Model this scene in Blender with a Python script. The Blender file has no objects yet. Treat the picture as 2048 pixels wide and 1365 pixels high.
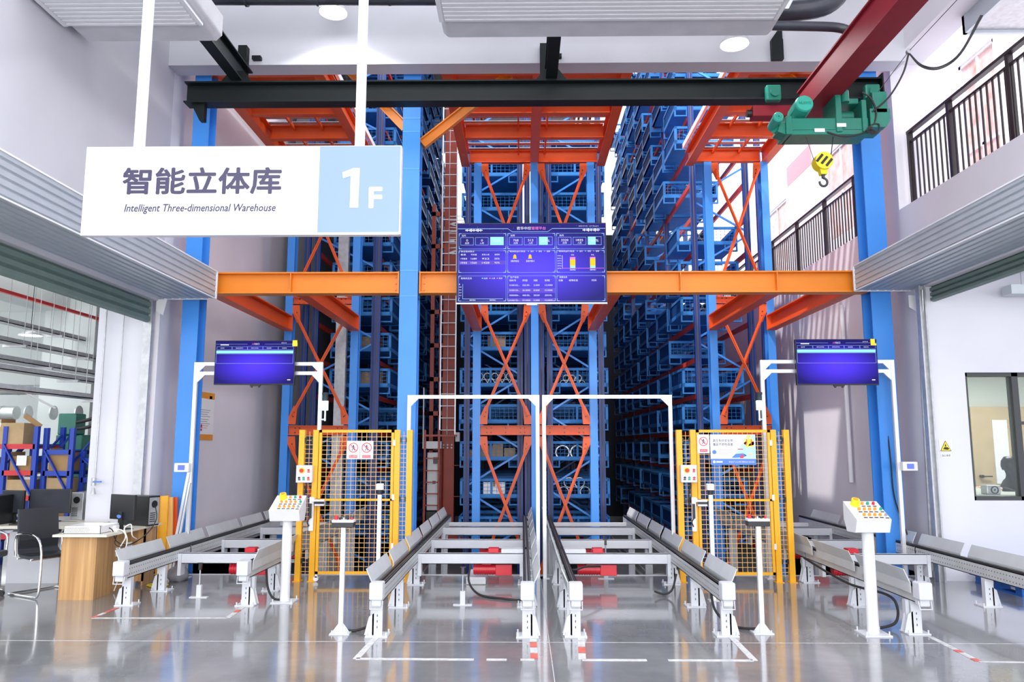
import bpy, math, random
from mathutils import Vector, Matrix, Euler
random.seed(7)
PI = math.pi
S = bpy.context.scene
COL = S.collection

# ---------------------------------------------------------------- camera
cam_d = bpy.data.cameras.new('camera'); cam = bpy.data.objects.new('camera', cam_d); COL.objects.link(cam)
cam_d.sensor_width = 36.0; cam_d.lens = 1546.0/2048.0*36.0; cam_d.clip_start = 0.05; cam_d.clip_end = 300
cam.location = (-0.235, 0.0, 1.7)
cam.rotation_euler = Euler((math.radians(90+7.6), 0, math.atan(20/1546*math.cos(math.radians(7.6)))), 'XYZ')
S.camera = cam

# ---------------------------------------------------------------- view, world, sun, fill lights
S.view_settings.view_transform = 'Standard'; S.view_settings.look = 'None'
S.view_settings.gamma = 1.0; S.view_settings.use_curve_mapping = False
S.view_settings.exposure = 0.32
try: S.display_settings.display_device = 'sRGB'
except Exception: pass
S.cycles.use_denoising = True
S.cycles.max_bounces = 7; S.cycles.diffuse_bounces = 4; S.cycles.glossy_bounces = 4
S.cycles.sample_clamp_indirect = 6.0
W = bpy.data.worlds.new('sky'); S.world = W; W.use_nodes = True
bg = W.node_tree.nodes['Background']; bg.inputs[0].default_value = (0.93, 0.95, 1.0, 1); bg.inputs[1].default_value = 2.1

def light(name, kind, loc, rot, power, size=None, color=(1, 1, 1), label=None):
    d = bpy.data.lights.new(name, kind); d.energy = power; d.color = color
    if kind == 'AREA':
        d.shape = 'RECTANGLE'; d.size, d.size_y = size
    elif kind == 'SUN': d.angle = size
    elif kind in ('POINT', 'SPOT'): d.shadow_soft_size = size
    o = bpy.data.objects.new(name, d); COL.objects.link(o); o.location = loc; o.rotation_euler = rot
    return o
# sun entering through the open strip of roof above the racks and the gallery
light('sun', 'SUN', (-12, -8, 26), Vector((-7, -5, 14)).to_track_quat('Z', 'Y').to_euler(), 3.2, math.radians(1.5), (1.0, 0.93, 0.90))
# added area fills, out of view: one behind the camera, one under the ceiling
light('rear_fill', 'AREA', (0, -7.2, 3.4), (math.radians(90), 0, 0), 800, (9.5, 6.0), (0.95, 0.97, 1.0))
light('ceiling_fill', 'AREA', (0, 2.5, 8.7), (0, 0, 0), 520, (8.0, 9.0), (0.96, 0.97, 1.0))
light('gallery_fill', 'AREA', (7.9, 13.5, 9.0), Vector((1, 0, .25)).to_track_quat('Z', 'Y').to_euler(), 1000, (7.0, 4.5), (1.0, 0.96, 0.97))  # added fill that brightens the left wall behind the front columns
light('left_room_fill', 'AREA', (-11.0, 9.0, 5.0), (0, 0, 0), 420, (6.0, 9.0), (0.95, 1.0, 0.98))  # added fill below the left room ceiling
light('right_room_fill', 'AREA', (9.0, 6.0, 4.4), (0, 0, 0), 70, (5.0, 6.0), (0.96, 0.97, 1.0))  # added fill below the right room ceiling

# ---------------------------------------------------------------- materials
def mat(name, col, rough=0.5, metal=0.0, emit=None, es=1.0, noise=0.0, nscale=6.0, col2=None, bump=0.0, bscale=40, spec=None, alpha=None, coat=0.0):
    m = bpy.data.materials.new(name); m.use_nodes = True
    nt = m.node_tree; b = nt.nodes['Principled BSDF']
    b.inputs['Base Color'].default_value = (*col, 1); b.inputs['Roughness'].default_value = rough; b.inputs['Metallic'].default_value = metal
    if spec is not None: b.inputs['Specular IOR Level'].default_value = spec
    if coat: b.inputs['Coat Weight'].default_value = coat; b.inputs['Coat Roughness'].default_value = 0.08
    if emit: b.inputs['Emission Color'].default_value = (*emit, 1); b.inputs['Emission Strength'].default_value = es
    tc = None
    if noise or col2 or bump:
        tc = nt.nodes.new('ShaderNodeTexCoord')
    if noise or col2:
        n = nt.nodes.new('ShaderNodeTexNoise'); n.inputs['Scale'].default_value = nscale; n.inputs['Detail'].default_value = 5
        nt.links.new(tc.outputs['Object'], n.inputs['Vector'])
        r = nt.nodes.new('ShaderNodeValToRGB'); r.color_ramp.elements[0].position = 0.35; r.color_ramp.elements[1].position = 0.7
        c2 = col2 if col2 else tuple(c*(1-noise) for c in col)
        r.color_ramp.elements[0].color = (*c2, 1); r.color_ramp.elements[1].color = (*col, 1)
        nt.links.new(n.outputs['Fac'], r.inputs['Fac']); nt.links.new(r.outputs['Color'], b.inputs['Base Color'])
    if bump:
        n2 = nt.nodes.new('ShaderNodeTexNoise'); n2.inputs['Scale'].default_value = bscale; n2.inputs['Detail'].default_value = 3
        nt.links.new(tc.outputs['Object'], n2.inputs['Vector'])
        bp = nt.nodes.new('ShaderNodeBump'); bp.inputs['Strength'].default_value = bump; bp.inputs['Distance'].default_value = 0.01
        nt.links.new(n2.outputs['Fac'], bp.inputs['Height']); nt.links.new(bp.outputs['Normal'], b.inputs['Normal'])
    return m

def floor_material():
    m = mat('polished_concrete', (0.36, 0.37, 0.39), 0.14); nt = m.node_tree; b = nt.nodes['Principled BSDF']
    tc = nt.nodes.new('ShaderNodeTexCoord')
    n = nt.nodes.new('ShaderNodeTexNoise'); n.inputs['Scale'].default_value = 0.9; n.inputs['Detail'].default_value = 8; n.inputs['Roughness'].default_value = 0.62
    nt.links.new(tc.outputs['Object'], n.inputs['Vector'])
    r = nt.nodes.new('ShaderNodeValToRGB'); r.color_ramp.elements[0].position = 0.32; r.color_ramp.elements[1].position = 0.72
    r.color_ramp.elements[0].color = (0.17, 0.175, 0.18, 1); r.color_ramp.elements[1].color = (0.33, 0.335, 0.345, 1)
    nt.links.new(n.outputs['Fac'], r.inputs['Fac']); nt.links.new(r.outputs['Color'], b.inputs['Base Color'])
    n2 = nt.nodes.new('ShaderNodeTexNoise'); n2.inputs['Scale'].default_value = 3.0; n2.inputs['Detail'].default_value = 6
    nt.links.new(tc.outputs['Object'], n2.inputs['Vector'])
    mr = nt.nodes.new('ShaderNodeMapRange'); mr.inputs['To Min'].default_value = 0.07; mr.inputs['To Max'].default_value = 0.21
    nt.links.new(n2.outputs['Fac'], mr.inputs['Value']); nt.links.new(mr.outputs['Result'], b.inputs['Roughness'])
    b.inputs['Specular IOR Level'].default_value = 0.8
    b.inputs['Coat Weight'].default_value = 0.5; b.inputs['Coat Roughness'].default_value = 0.06
    return m

M = dict(
    floor=floor_material(),
    pitfloor=mat('pit_concrete', (0.22, 0.22, 0.23), 0.6, noise=0.3, nscale=2),
    wall=mat('painted_wall', (0.60, 0.60, 0.645), 0.75, noise=0.07, nscale=1.2, bump=0.05),
    wall2=mat('plaster_wall_lightened', (0.80, 0.775, 0.82), 0.8, noise=0.08, nscale=0.9, bump=0.08),  # lighter copy of the wall colour, standing in for light behind the columns
    white=mat('white_paint', (0.84, 0.84, 0.87), 0.6, noise=0.04),
    endshade=mat('aisle_end_shade', (0.02, 0.024, 0.035), 0.9),  # near-black so that the aisle ends look shaded
    greywall=mat('grey_cladding', (0.16, 0.17, 0.18), 0.7, noise=0.1),
    wallbright=mat('front_lit_wall', (0.76, 0.76, 0.82), 0.75, noise=0.05, nscale=1.2),  # wall colour raised to stand in for light on front faces
    roomwall=mat('room_wall', (0.72, 0.76, 0.75), 0.75, noise=0.08, nscale=1.0),
    blue=mat('azure_paint', (0.055, 0.29, 0.82), 0.38, noise=0.06, nscale=3),
    lblue=mat('light_blue_paint', (0.09, 0.36, 0.80), 0.42, noise=0.05, nscale=3),
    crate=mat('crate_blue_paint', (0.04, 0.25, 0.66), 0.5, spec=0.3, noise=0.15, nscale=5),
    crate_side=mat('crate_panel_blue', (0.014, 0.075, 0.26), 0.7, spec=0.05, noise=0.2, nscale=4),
    navy=mat('navy_paint', (0.014, 0.05, 0.26), 0.4, noise=0.1),
    orange=mat('amber_orange_paint', (0.86, 0.26, 0.012), 0.42, noise=0.08, nscale=2),
    red_orange=mat('orange_red_paint', (0.78, 0.105, 0.012), 0.42, noise=0.1, nscale=3),
    rackred=mat('rack_beam_red', (0.80, 0.055, 0.02), 0.45, noise=0.15),
    crane=mat('crane_red_oxide', (0.42, 0.05, 0.022), 0.45, noise=0.2, nscale=3),
    girder=mat('crimson_paint', (0.24, 0.010, 0.022), 0.6, spec=0.3, noise=0.12),
    darkbeam=mat('charcoal_green_paint', (0.007, 0.012, 0.013), 0.5, spec=0.25, noise=0.2, nscale=4),
    rust=mat('rust_stain', (0.45, 0.25, 0.13), 0.8, noise=0.4),
    yellow=mat('fence_yellow', (0.92, 0.44, 0.012), 0.38, noise=0.05),
    wire=mat('galvanised_yellow_wire', (0.85, 0.50, 0.16), 0.4),
    byellow=mat('bright_yellow', (0.9, 0.70, 0.02), 0.4),
    green=mat('hoist_green', (0.008, 0.19, 0.13), 0.33, noise=0.12, nscale=8),
    green2=mat('hoist_green_light', (0.03, 0.36, 0.27), 0.35, noise=0.1, nscale=8),
    alu=mat('anodised_aluminium', (0.80, 0.81, 0.84), 0.35, 0.35, noise=0.05),
    galv=mat('galvanised_steel', (0.55, 0.56, 0.58), 0.38, 0.55, noise=0.2, nscale=14),
    chrome=mat('chrome', (0.85, 0.86, 0.88), 0.08, 1.0),
    conv=mat('conveyor_grey_paint', (0.66, 0.68, 0.72), 0.4, noise=0.05),
    convrail=mat('conveyor_rail_grey', (0.60, 0.62, 0.63), 0.4, 0.1, noise=0.1, nscale=8),
    guide=mat('guide_plate_grey', (0.62, 0.65, 0.66), 0.42, 0.05, noise=0.08),
    chain=mat('chain_steel', (0.055, 0.055, 0.06), 0.45, 0.5, noise=0.3, nscale=60),
    black=mat('black_plastic', (0.012, 0.012, 0.014), 0.35),
    rubber=mat('black_rubber', (0.02, 0.02, 0.022), 0.6),
    hole=mat('drilled_hole', (0.10, 0.10, 0.11), 0.8),
    red=mat('signal_red', (0.72, 0.02, 0.02), 0.35),
    motor=mat('motor_red', (0.62, 0.015, 0.03), 0.35, noise=0.08),
    tape=mat('worn_white_tape', (0.72, 0.72, 0.72), 0.6, noise=0.3, nscale=20),
    tapered=mat('red_tape', (0.75, 0.16, 0.12), 0.6, noise=0.3, nscale=20),
    corr=mat('corrugated_steel', (0.55, 0.60, 0.64), 0.42, 0.3, noise=0.06),
    shut=mat('shutter_green_grey', (0.17, 0.24, 0.22), 0.5, noise=0.12),
    wood=None,
    woodtop=mat('desk_top', (0.72, 0.68, 0.58), 0.4),
    card=mat('cardboard', (0.42, 0.25, 0.11), 0.8, noise=0.15),
    card2=mat('pale_cardboard', (0.52, 0.36, 0.19), 0.8, noise=0.15),
    paper=mat('white_paper', (0.82, 0.82, 0.82), 0.8),
    leather=mat('black_leather', (0.025, 0.028, 0.035), 0.45, bump=0.1),
    shelfblue=mat('shelf_blue', (0.01, 0.05, 0.42), 0.4),
    shelfred=mat('shelf_red', (0.60, 0.02, 0.03), 0.4),
    signwhite=mat('sign_white', (0.82, 0.82, 0.86), 0.4),
    signblue=mat('sign_blue', (0.21, 0.30, 0.72), 0.4),
    signtext=mat('sign_slate', (0.045, 0.04, 0.085), 0.5),
    printred=mat('print_red', (0.68, 0.05, 0.09), 0.5),
    printpink=mat('print_pink', (0.85, 0.35, 0.42), 0.5),
    printblue=mat('print_blue', (0.09, 0.22, 0.66), 0.5),
    printlb=mat('print_light_blue', (0.45, 0.75, 0.92), 0.5),
    printdark=mat('print_dark', (0.05, 0.05, 0.09), 0.5),
    printorange=mat('print_orange', (0.80, 0.32, 0.03), 0.5),
    printyellow=mat('print_yellow', (0.92, 0.70, 0.03), 0.5),
    printgreen=mat('print_green', (0.02, 0.35, 0.22), 0.5),
    skin=mat('print_skin', (0.90, 0.55, 0.42), 0.5),
    lampglow=mat('lamp_glow', (1, 1, 1), 0.4, emit=(0.95, 0.97, 1.0), es=9.0),
    beacon=mat('beacon_green_glow', (0.8, 1, 0.9), 0.3, emit=(0.55, 1.0, 0.78), es=3.0),
    lcd=mat('small_lcd', (0.02, 0.03, 0.2), 0.2, emit=(0.10, 0.16, 0.85), es=0.9),
    scr_line=mat('screen_line', (0, 0, 0), 0.7, spec=0.1, emit=(0.36, 0.62, 1.0), es=1.1),
    scr_text=mat('screen_text', (0, 0, 0), 0.7, spec=0.1, emit=(0.85, 0.85, 1.0), es=1.0),
    scr_cyan=mat('screen_cyan', (0, 0, 0), 0.7, spec=0.1, emit=(0.32, 0.82, 0.95), es=1.0),
    scr_pink=mat('screen_pink', (0, 0, 0), 0.7, spec=0.1, emit=(0.95, 0.25, 0.75), es=1.0),
    scr_yellow=mat('screen_yellow', (0, 0, 0), 0.7, spec=0.1, emit=(1.0, 0.62, 0.02), es=1.0),
    scr_band=mat('screen_band', (0, 0, 0), 0.7, spec=0.1, emit=(0.13, 0.08, 0.62), es=1.0),
    scr_dark=mat('screen_dark', (0, 0, 0), 0.7, spec=0.1, emit=(0.022, 0.02, 0.17), es=1.0),
    winframe=mat('dark_window_frame', (0.04, 0.045, 0.05), 0.4),
    brownrail=mat('dark_brown_railing', (0.014, 0.006, 0.009), 0.4),
    brick_reflection=mat('pink_reflection_pane', (0.62, 0.30, 0.24), 0.15, noise=0.5, nscale=3, col2=(0.75, 0.62, 0.60)),  # pinkish brick reflection painted into the pane colour
    duct=mat('spiral_duct', (0.62, 0.64, 0.64), 0.3, 0.6, noise=0.2, nscale=5),
    hookmetal=mat('dark_forged_steel', (0.06, 0.06, 0.07), 0.35, 0.6),
    insul=mat('pipe_insulation', (0.035, 0.04, 0.055), 0.35, noise=0.3, bump=0.3, bscale=15),
    acwhite=mat('unit_white', (0.78, 0.78, 0.80), 0.5, noise=0.05),
    acdirty=mat('unit_plaster', (0.62, 0.62, 0.65), 0.8, noise=0.12, nscale=3),
    doorwood=mat('pale_door_wood', (0.55, 0.42, 0.24), 0.5, noise=0.12, nscale=5),
    office=mat('office_wall', (0.55, 0.58, 0.50), 0.7),
    coat=mat('dark_jacket', (0.03, 0.035, 0.05), 0.8, noise=0.3),
    pallet=mat('pallet_blue', (0.01, 0.12, 0.50), 0.5),
    bag=mat('grey_plastic_bag', (0.28, 0.28, 0.31), 0.4, bump=0.6, bscale=12),
    glass=None,
)
def wood_material():
    m = mat('teak_laminate', (0.55, 0.30, 0.12), 0.35); nt = m.node_tree; b = nt.nodes['Principled BSDF']
    tc = nt.nodes.new('ShaderNodeTexCoord'); mp = nt.nodes.new('ShaderNodeMapping'); mp.inputs['Scale'].default_value = (9, 9, 0.35)
    n = nt.nodes.new('ShaderNodeTexNoise'); n.inputs['Scale'].default_value = 2.6; n.inputs['Detail'].default_value = 5
    r = nt.nodes.new('ShaderNodeValToRGB'); r.color_ramp.elements[0].position = 0.3; r.color_ramp.elements[1].position = 0.75
    r.color_ramp.elements[0].color = (0.40, 0.20, 0.075, 1); r.color_ramp.elements[1].color = (0.66, 0.40, 0.17, 1)
    nt.links.new(tc.outputs['Object'], mp.inputs['Vector']); nt.links.new(mp.outputs['Vector'], n.inputs['Vector'])
    nt.links.new(n.outputs['Fac'], r.inputs['Fac']); nt.links.new(r.outputs['Color'], b.inputs['Base Color'])
    return m
M['wood'] = wood_material()
def glass_material():
    m = mat('clear_glass', (0.9, 0.95, 0.95), 0.02); b = m.node_tree.nodes['Principled BSDF']
    b.inputs['Transmission Weight'].default_value = 0.95; b.inputs['IOR'].default_value = 1.05
    return m
M['glass'] = glass_material()
def screen_material(name, c0, c1, strength):
    # a picture shown on the display: blue glow that fades to navy at the edges
    m = bpy.data.materials.new(name); m.use_nodes = True; nt = m.node_tree; b = nt.nodes['Principled BSDF']
    b.inputs['Base Color'].default_value = (0.0, 0.0, 0.01, 1); b.inputs['Roughness'].default_value = 0.35; b.inputs['Specular IOR Level'].default_value = 0.12
    tc = nt.nodes.new('ShaderNodeTexCoord'); mp = nt.nodes.new('ShaderNodeMapping')
    mp.inputs['Location'].default_value = (-0.5*1.7, -0.5, -0.42*1.9); mp.inputs['Scale'].default_value = (1.7, 1.0, 1.9)
    g = nt.nodes.new('ShaderNodeTexGradient'); g.gradient_type = 'SPHERICAL'
    r = nt.nodes.new('ShaderNodeValToRGB'); r.color_ramp.elements[0].color = (*c0, 1); r.color_ramp.elements[1].color = (*c1, 1); r.color_ramp.elements[1].position = 0.85
    nt.links.new(tc.outputs['Generated'], mp.inputs['Vector']); nt.links.new(mp.outputs['Vector'], g.inputs['Vector'])
    nt.links.new(g.outputs['Fac'], r.inputs['Fac']); nt.links.new(r.outputs['Color'], b.inputs['Emission Color'])
    b.inputs['Emission Strength'].default_value = strength
    return m
M['screen_big'] = screen_material('display_blue_wide', (0.008, 0.005, 0.16), (0.095, 0.055, 0.98), 1.0)
M['screen_tv'] = screen_material('display_blue', (0.008, 0.004, 0.13), (0.09, 0.04, 1.0), 1.0)

# ---------------------------------------------------------------- mesh builder
class MB:
    def __init__(s): s.v = []; s.f = []; s.m = []; s.sm = []
    def add(s, vs, fs, m=0, smooth=False):
        o = len(s.v); s.v += [tuple(p) for p in vs]
        for f in fs: s.f.append(tuple(i+o for i in f)); s.m.append(m); s.sm.append(smooth)
        return s
    def box(s, x0, x1, y0, y1, z0, z1, m=0):
        if x0 > x1: x0, x1 = x1, x0
        if y0 > y1: y0, y1 = y1, y0
        if z0 > z1: z0, z1 = z1, z0
        return s.add([(x0,y0,z0),(x1,y0,z0),(x1,y1,z0),(x0,y1,z0),(x0,y0,z1),(x1,y0,z1),(x1,y1,z1),(x0,y1,z1)],
                     [(0,3,2,1),(4,5,6,7),(0,1,5,4),(1,2,6,5),(2,3,7,6),(3,0,4,7)], m)
    def frame(s, p, q, up=(0,0,1)):
        p = Vector(p); q = Vector(q); d = (q-p).normalized(); u = Vector(up)
        if abs(d.dot(u)) > 0.99: u = Vector((0,1,0))
        sd = d.cross(u).normalized(); u = sd.cross(d).normalized()
        return p, q, d, sd, u
    def bar(s, p, q, w, h, m=0, up=(0,0,1), ou=0.0, os=0.0):
        p, q, d, sd, u = s.frame(p, q, up); vs = []
        for c in (p, q):
            for a, b in ((-.5,-.5),(.5,-.5),(.5,.5),(-.5,.5)): vs.append(c + sd*(a*w+os) + u*(b*h+ou))
        return s.add(vs, [(0,1,2,3),(7,6,5,4),(0,4,5,1),(1,5,6,2),(2,6,7,3),(3,7,4,0)], m)
    def ibeam(s, p, q, w, h, tf=0.018, tw=0.012, up=(0,0,1), m=0):
        s.bar(p, q, w, tf, m, up, ou=h/2-tf/2); s.bar(p, q, w, tf, m, up, ou=-h/2+tf/2); s.bar(p, q, tw, h-2*tf, m, up)
        return s
    def cyl(s, p, q, r, r2=None, n=14, m=0, cap=True, smooth=True):
        if r2 is None: r2 = r
        p, q, d, sd, u = s.frame(p, q); vs = []
        for c, rr in ((p, r), (q, r2)):
            for i in range(n):
                a = 2*PI*i/n; vs.append(c + sd*(math.cos(a)*rr) + u*(math.sin(a)*rr))
        s.add(vs, [(i, i+n, (i+1)%n+n, (i+1)%n) for i in range(n)], m, smooth)
        if cap: s.add(vs[:n], [tuple(range(n))], m); s.add(vs[n:], [tuple(reversed(range(n)))], m)
        return s
    def ring(s, c, axis, r, t, L, n=18, m=0):
        c = Vector(c); ax = Vector(axis).normalized(); p, q, d, sd, u = s.frame(c, c+ax); vs = []
        for k in (0, L):
            for rr in (r, r-t):
                for i in range(n): a = 2*PI*i/n; vs.append(c + ax*k + sd*(math.cos(a)*rr) + u*(math.sin(a)*rr))
        fs = []
        for i in range(n):
            j = (i+1) % n
            fs += [(i,j,j+n,i+n), (i+2*n,i+3*n,j+3*n,j+2*n), (i,i+2*n,j+2*n,j), (i+n,j+n,j+3*n,i+3*n)]
        return s.add(vs, fs, m, False)
    def tube(s, pts, r, n=8, m=0):
        P = [Vector(p) for p in pts]; u = None; vs = []
        for i, p in enumerate(P):
            d = (P[min(i+1, len(P)-1)] - P[max(i-1, 0)]).normalized()
            if u is None: u = Vector((0,0,1)) if abs(d.z) < 0.9 else Vector((0,1,0))
            sd = d.cross(u).normalized(); u = sd.cross(d).normalized()
            for k in range(n): a = 2*PI*k/n; vs.append(p + sd*(math.cos(a)*r) + u*(math.sin(a)*r))
        fs = [(i*n+k, (i+1)*n+k, (i+1)*n+(k+1)%n, i*n+(k+1)%n) for i in range(len(P)-1) for k in range(n)]
        s.add(vs, fs, m, True); s.add(vs[:n], [tuple(reversed(range(n)))], m); s.add(vs[-n:], [tuple(range(n))], m)
        return s
    def prism(s, poly, ax, a, b, m=0, smooth=False):
        # poly: 2-D outline; ax: axis along which it is extruded from a to b
        def P(u, v, w): return {'x': (w, u, v), 'y': (u, w, v), 'z': (u, v, w)}[ax]
        n = len(poly); vs = [P(u, v, a) for u, v in poly] + [P(u, v, b) for u, v in poly]
        s.add(vs, [(i, (i+1)%n, (i+1)%n+n, i+n) for i in range(n)], m, smooth)
        s.add(vs, [tuple(range(n)), tuple(reversed(range(n, 2*n)))], m)
        return s
    def lathe(s, c, prof, n=20, m=0, axis='z'):
        vs = []
        for r, z in prof:
            for i in range(n):
                a = 2*PI*i/n; x, y = r*math.cos(a), r*math.sin(a)
                vs.append((c[0]+x, c[1]+y, c[2]+z) if axis == 'z' else ((c[0]+x, c[1]+z, c[2]+y) if axis == 'y' else (c[0]+z, c[1]+x, c[2]+y)))
        return s.add(vs, [(j*n+i, j*n+(i+1)%n, (j+1)*n+(i+1)%n, (j+1)*n+i) for j in range(len(prof)-1) for i in range(n)], m, True)

def smooth_pts(pts, k=6):
    P = [Vector(p) for p in pts]; P = [2*P[0]-P[1]] + P + [2*P[-1]-P[-2]]; out = []
    for i in range(1, len(P)-2):
        for j in range(k):
            t = j/k; a, b, c, d = P[i-1], P[i], P[i+1], P[i+2]
            out.append(0.5*((2*b)+(-a+c)*t+(2*a-5*b+4*c-d)*t*t+(-a+3*b-3*c+d)*t**3))
    out.append(P[-2]); return out

ORG = {}
def tag(o, label=None, cat=None, group=None, kind=None):
    if label: o['label'] = label
    if cat: o['category'] = cat
    if group: o['group'] = group
    if kind: o['kind'] = kind
    return o
def thing(name, label, cat, loc=(0, 0, 0), group=None):
    o = bpy.data.objects.new(name, None); COL.objects.link(o); o.location = loc; o.empty_display_size = 0.1
    ORG[o.name] = Vector(loc); return tag(o, label, cat, group)
def link(o, parent, org):
    COL.objects.link(o)
    if parent is not None:
        o.parent = parent; o.location = org - ORG[parent.name]
    else: o.location = org
    ORG[o.name] = Vector(org); return o
WHOLE = {'screen_text', 'bars_cyan', 'bars_pink', 'bars_yellow', 'panel_lines', 'print', 'drawn_workers', 'chinese_lettering', 'english_lettering', 'lettering', 'pictogram', 'floor_number', 'steel_crate', 'floor_tape', 'casing', 'curtain', 'deck_slats', 'tray_body', 'push_button', 'button_tag'}
def pieces(mb):
    n = len(mb.v); par = list(range(n))
    def find(i):
        while par[i] != i: par[i] = par[par[i]]; i = par[i]
        return i
    for f in mb.f:
        r0 = find(f[0])
        for i in f[1:]: par[find(i)] = r0
    isl = {}
    for i in range(n): isl.setdefault(find(i), []).append(i)
    L = list(isl.values())
    if len(L) < 2 or len(L) > 60: return None
    bx = []
    for q in L:
        P = [mb.v[i] for i in q]; lo = [min(p[k] for p in P) for k in range(3)]; hi = [max(p[k] for p in P) for k in range(3)]; bx.append((lo, hi, max(h-l for l, h in zip(lo, hi))))
    g = list(range(len(L)))
    def fg(i):
        while g[i] != i: i = g[i]
        return i
    for i in range(len(L)):
        for j in range(i):
            d = math.sqrt(sum(max(0, bx[i][0][k]-bx[j][1][k], bx[j][0][k]-bx[i][1][k])**2 for k in range(3)))
            if d <= max(.02, .5*max(bx[i][2], bx[j][2])): g[fg(i)] = fg(j)
    grp = {}
    for i, q in enumerate(L): grp.setdefault(fg(i), []).extend(q)
    if len(grp) < 2: return None
    out = []
    for q in grp.values():
        q = sorted(q); ix = {v: k for k, v in enumerate(q)}; m = MB(); m.v = [mb.v[i] for i in q]
        for f, mi, sm in zip(mb.f, mb.m, mb.sm):
            if f[0] in ix: m.f.append(tuple(ix[i] for i in f)); m.m.append(mi); m.sm.append(sm)
        out.append(m)
    return out
def obj(name, mb, mats, parent=None, label=None, cat=None, group=None, kind=None, bevel=0.0):
    if name not in WHOLE and kind != 'stuff' and (parent is not None or kind == 'structure'):
        ps = pieces(mb)
        if ps: return [obj_one(name, m, mats, parent, label, cat, group, kind, bevel) for m in ps][0]
    return obj_one(name, mb, mats, parent, label, cat, group, kind, bevel)
def obj_one(name, mb, mats, parent=None, label=None, cat=None, group=None, kind=None, bevel=0.0):
    if not isinstance(mats, (list, tuple)): mats = [mats]
    xs = [p[0] for p in mb.v]; ys = [p[1] for p in mb.v]; zs = [p[2] for p in mb.v]
    org = Vector(((min(xs)+max(xs))/2, (min(ys)+max(ys))/2, min(zs)))
    me = bpy.data.meshes.new(name); me.from_pydata([(x-org.x, y-org.y, z-org.z) for x, y, z in mb.v], [], mb.f)
    for m in mats: me.materials.append(M[m] if isinstance(m, str) else m)
    me.polygons.foreach_set('material_index', mb.m); me.polygons.foreach_set('use_smooth', mb.sm); me.update()
    o = bpy.data.objects.new(name, me); link(o, parent, org)
    if bevel:
        bv = o.modifiers.new('bevel', 'BEVEL'); bv.width = bevel; bv.segments = 2; bv.limit_method = 'ANGLE'
    return tag(o, label, cat, group, kind)
def struct(name, mb, mats, label=None, cat=None):
    return obj(name, mb, mats, None, label, cat, kind='structure')

def glyphs(body, bold=0.0, shear=0.0, space=1.0):
    c = bpy.data.curves.new('lettering', 'FONT'); c.body = body; c.offset = bold; c.shear = shear; c.space_character = space; c.resolution_u = 2
    o = bpy.data.objects.new('lettering', c); COL.objects.link(o)
    me = bpy.data.meshes.new_from_object(o.evaluated_get(bpy.context.evaluated_depsgraph_get()))
    vs = [tuple(v.co) for v in me.vertices]; fs = [tuple(p.vertices) for p in me.polygons]
    bpy.data.objects.remove(o); bpy.data.curves.remove(c); bpy.data.meshes.remove(me)
    return vs, fs
def letter(mb, body, x0, x1, z0, z1, y, m=0, bold=0.0, shear=0.0, keep=False, plane='xz', space=1.0, fat=0.0):
    """lettering fitted into the rectangle, standing in the x-z plane and facing -y"""
    if fat:
        for k in range(8): letter(mb, body, x0+fat*math.cos(k*PI/4), x1+fat*math.cos(k*PI/4), z0+fat*math.sin(k*PI/4), z1+fat*math.sin(k*PI/4), y-.00002*k, m, 0, shear)
    vs, fs = glyphs(body, 0.0, shear, space)
    if not vs: return mb
    ax = min(v[0] for v in vs); bx = max(v[0] for v in vs); ay = min(v[1] for v in vs); by = max(v[1] for v in vs)
    sx = (x1-x0)/max(1e-6, bx-ax); sz = (z1-z0)/max(1e-6, by-ay)
    if keep: sx = sz
    out = []
    for v in vs:
        a, b = (v[0]-ax)*sx, (v[1]-ay)*sz
        if plane == 'xz': out.append((x0+a, y, z0+b))
        elif plane == 'down': out.append((x0+b, y, z1-a*(z1-z0)/((bx-ax)*sx)))
        elif plane == 'px': out.append((y, x0+a, z0+b))      # on a wall facing +x ; x0,x1 are y coordinates
    return mb.add(out, fs, m)
def rect(mb, x0, x1, z0, z1, y, m=0, t=0.0012):
    return mb.box(x0, x1, y-t, y, z0, z1, m)
def outline(mb, x0, x1, z0, z1, y, w=0.003, m=0):
    for a in ((x0, x1, z0, z0+w), (x0, x1, z1-w, z1), (x0, x0+w, z0, z1), (x1-w, x1, z0, z1)): rect(mb, *a, y, m)
    return mb
def copy_tree(o, parent=None):
    c = o.copy(); COL.objects.link(c)
    if parent is not None: c.parent = parent
    for ch in [k for k in KIDS.get(o.name, [])]: copy_tree(ch, c)
    return c
KIDS = {}
def note_kids(root):
    for ch in root.children:
        KIDS.setdefault(root.name, []).append(ch); note_kids(ch)
# ================================================================ THE SETTING
b = MB(); b.box(-18, 14, -8, 10.46, -1.0, 0); struct('floor', b, 'floor')
b = MB(); b.box(-5.15, 5.05, 10.46, 37, -1.0, -0.8); b.box(-5.15, 5.05, 10.40, 10.46, -0.02, 0.004, 1); struct('floor', b, ['pitfloor', 'conv'])
b = MB(); b.box(-18, -5.15, 10.46, 24, -1.0, 0); struct('floor', b, 'floor')
b = MB(); b.box(5.05, 14, 10.46, 16, -1.0, 0); struct('floor', b, 'pitfloor')
b = MB(); b.box(-5.35, -5.15, 10.3, 37, -1.0, 12.5); struct('wall_left', b, 'wall2'); b = MB()  # rear stretch coloured lighter, standing in for light it lacks
b.box(-5.35, -5.15, -8, 10.3, 3.62, 9.2); b.box(-5.35, -5.15, -8, 1.5, 0, 3.62)
struct('wall_left', b, 'wall')
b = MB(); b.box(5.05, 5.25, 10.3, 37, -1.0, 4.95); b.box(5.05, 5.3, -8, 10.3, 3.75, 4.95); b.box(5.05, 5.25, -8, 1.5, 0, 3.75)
struct('wall_right', b, 'wall2')
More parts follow.
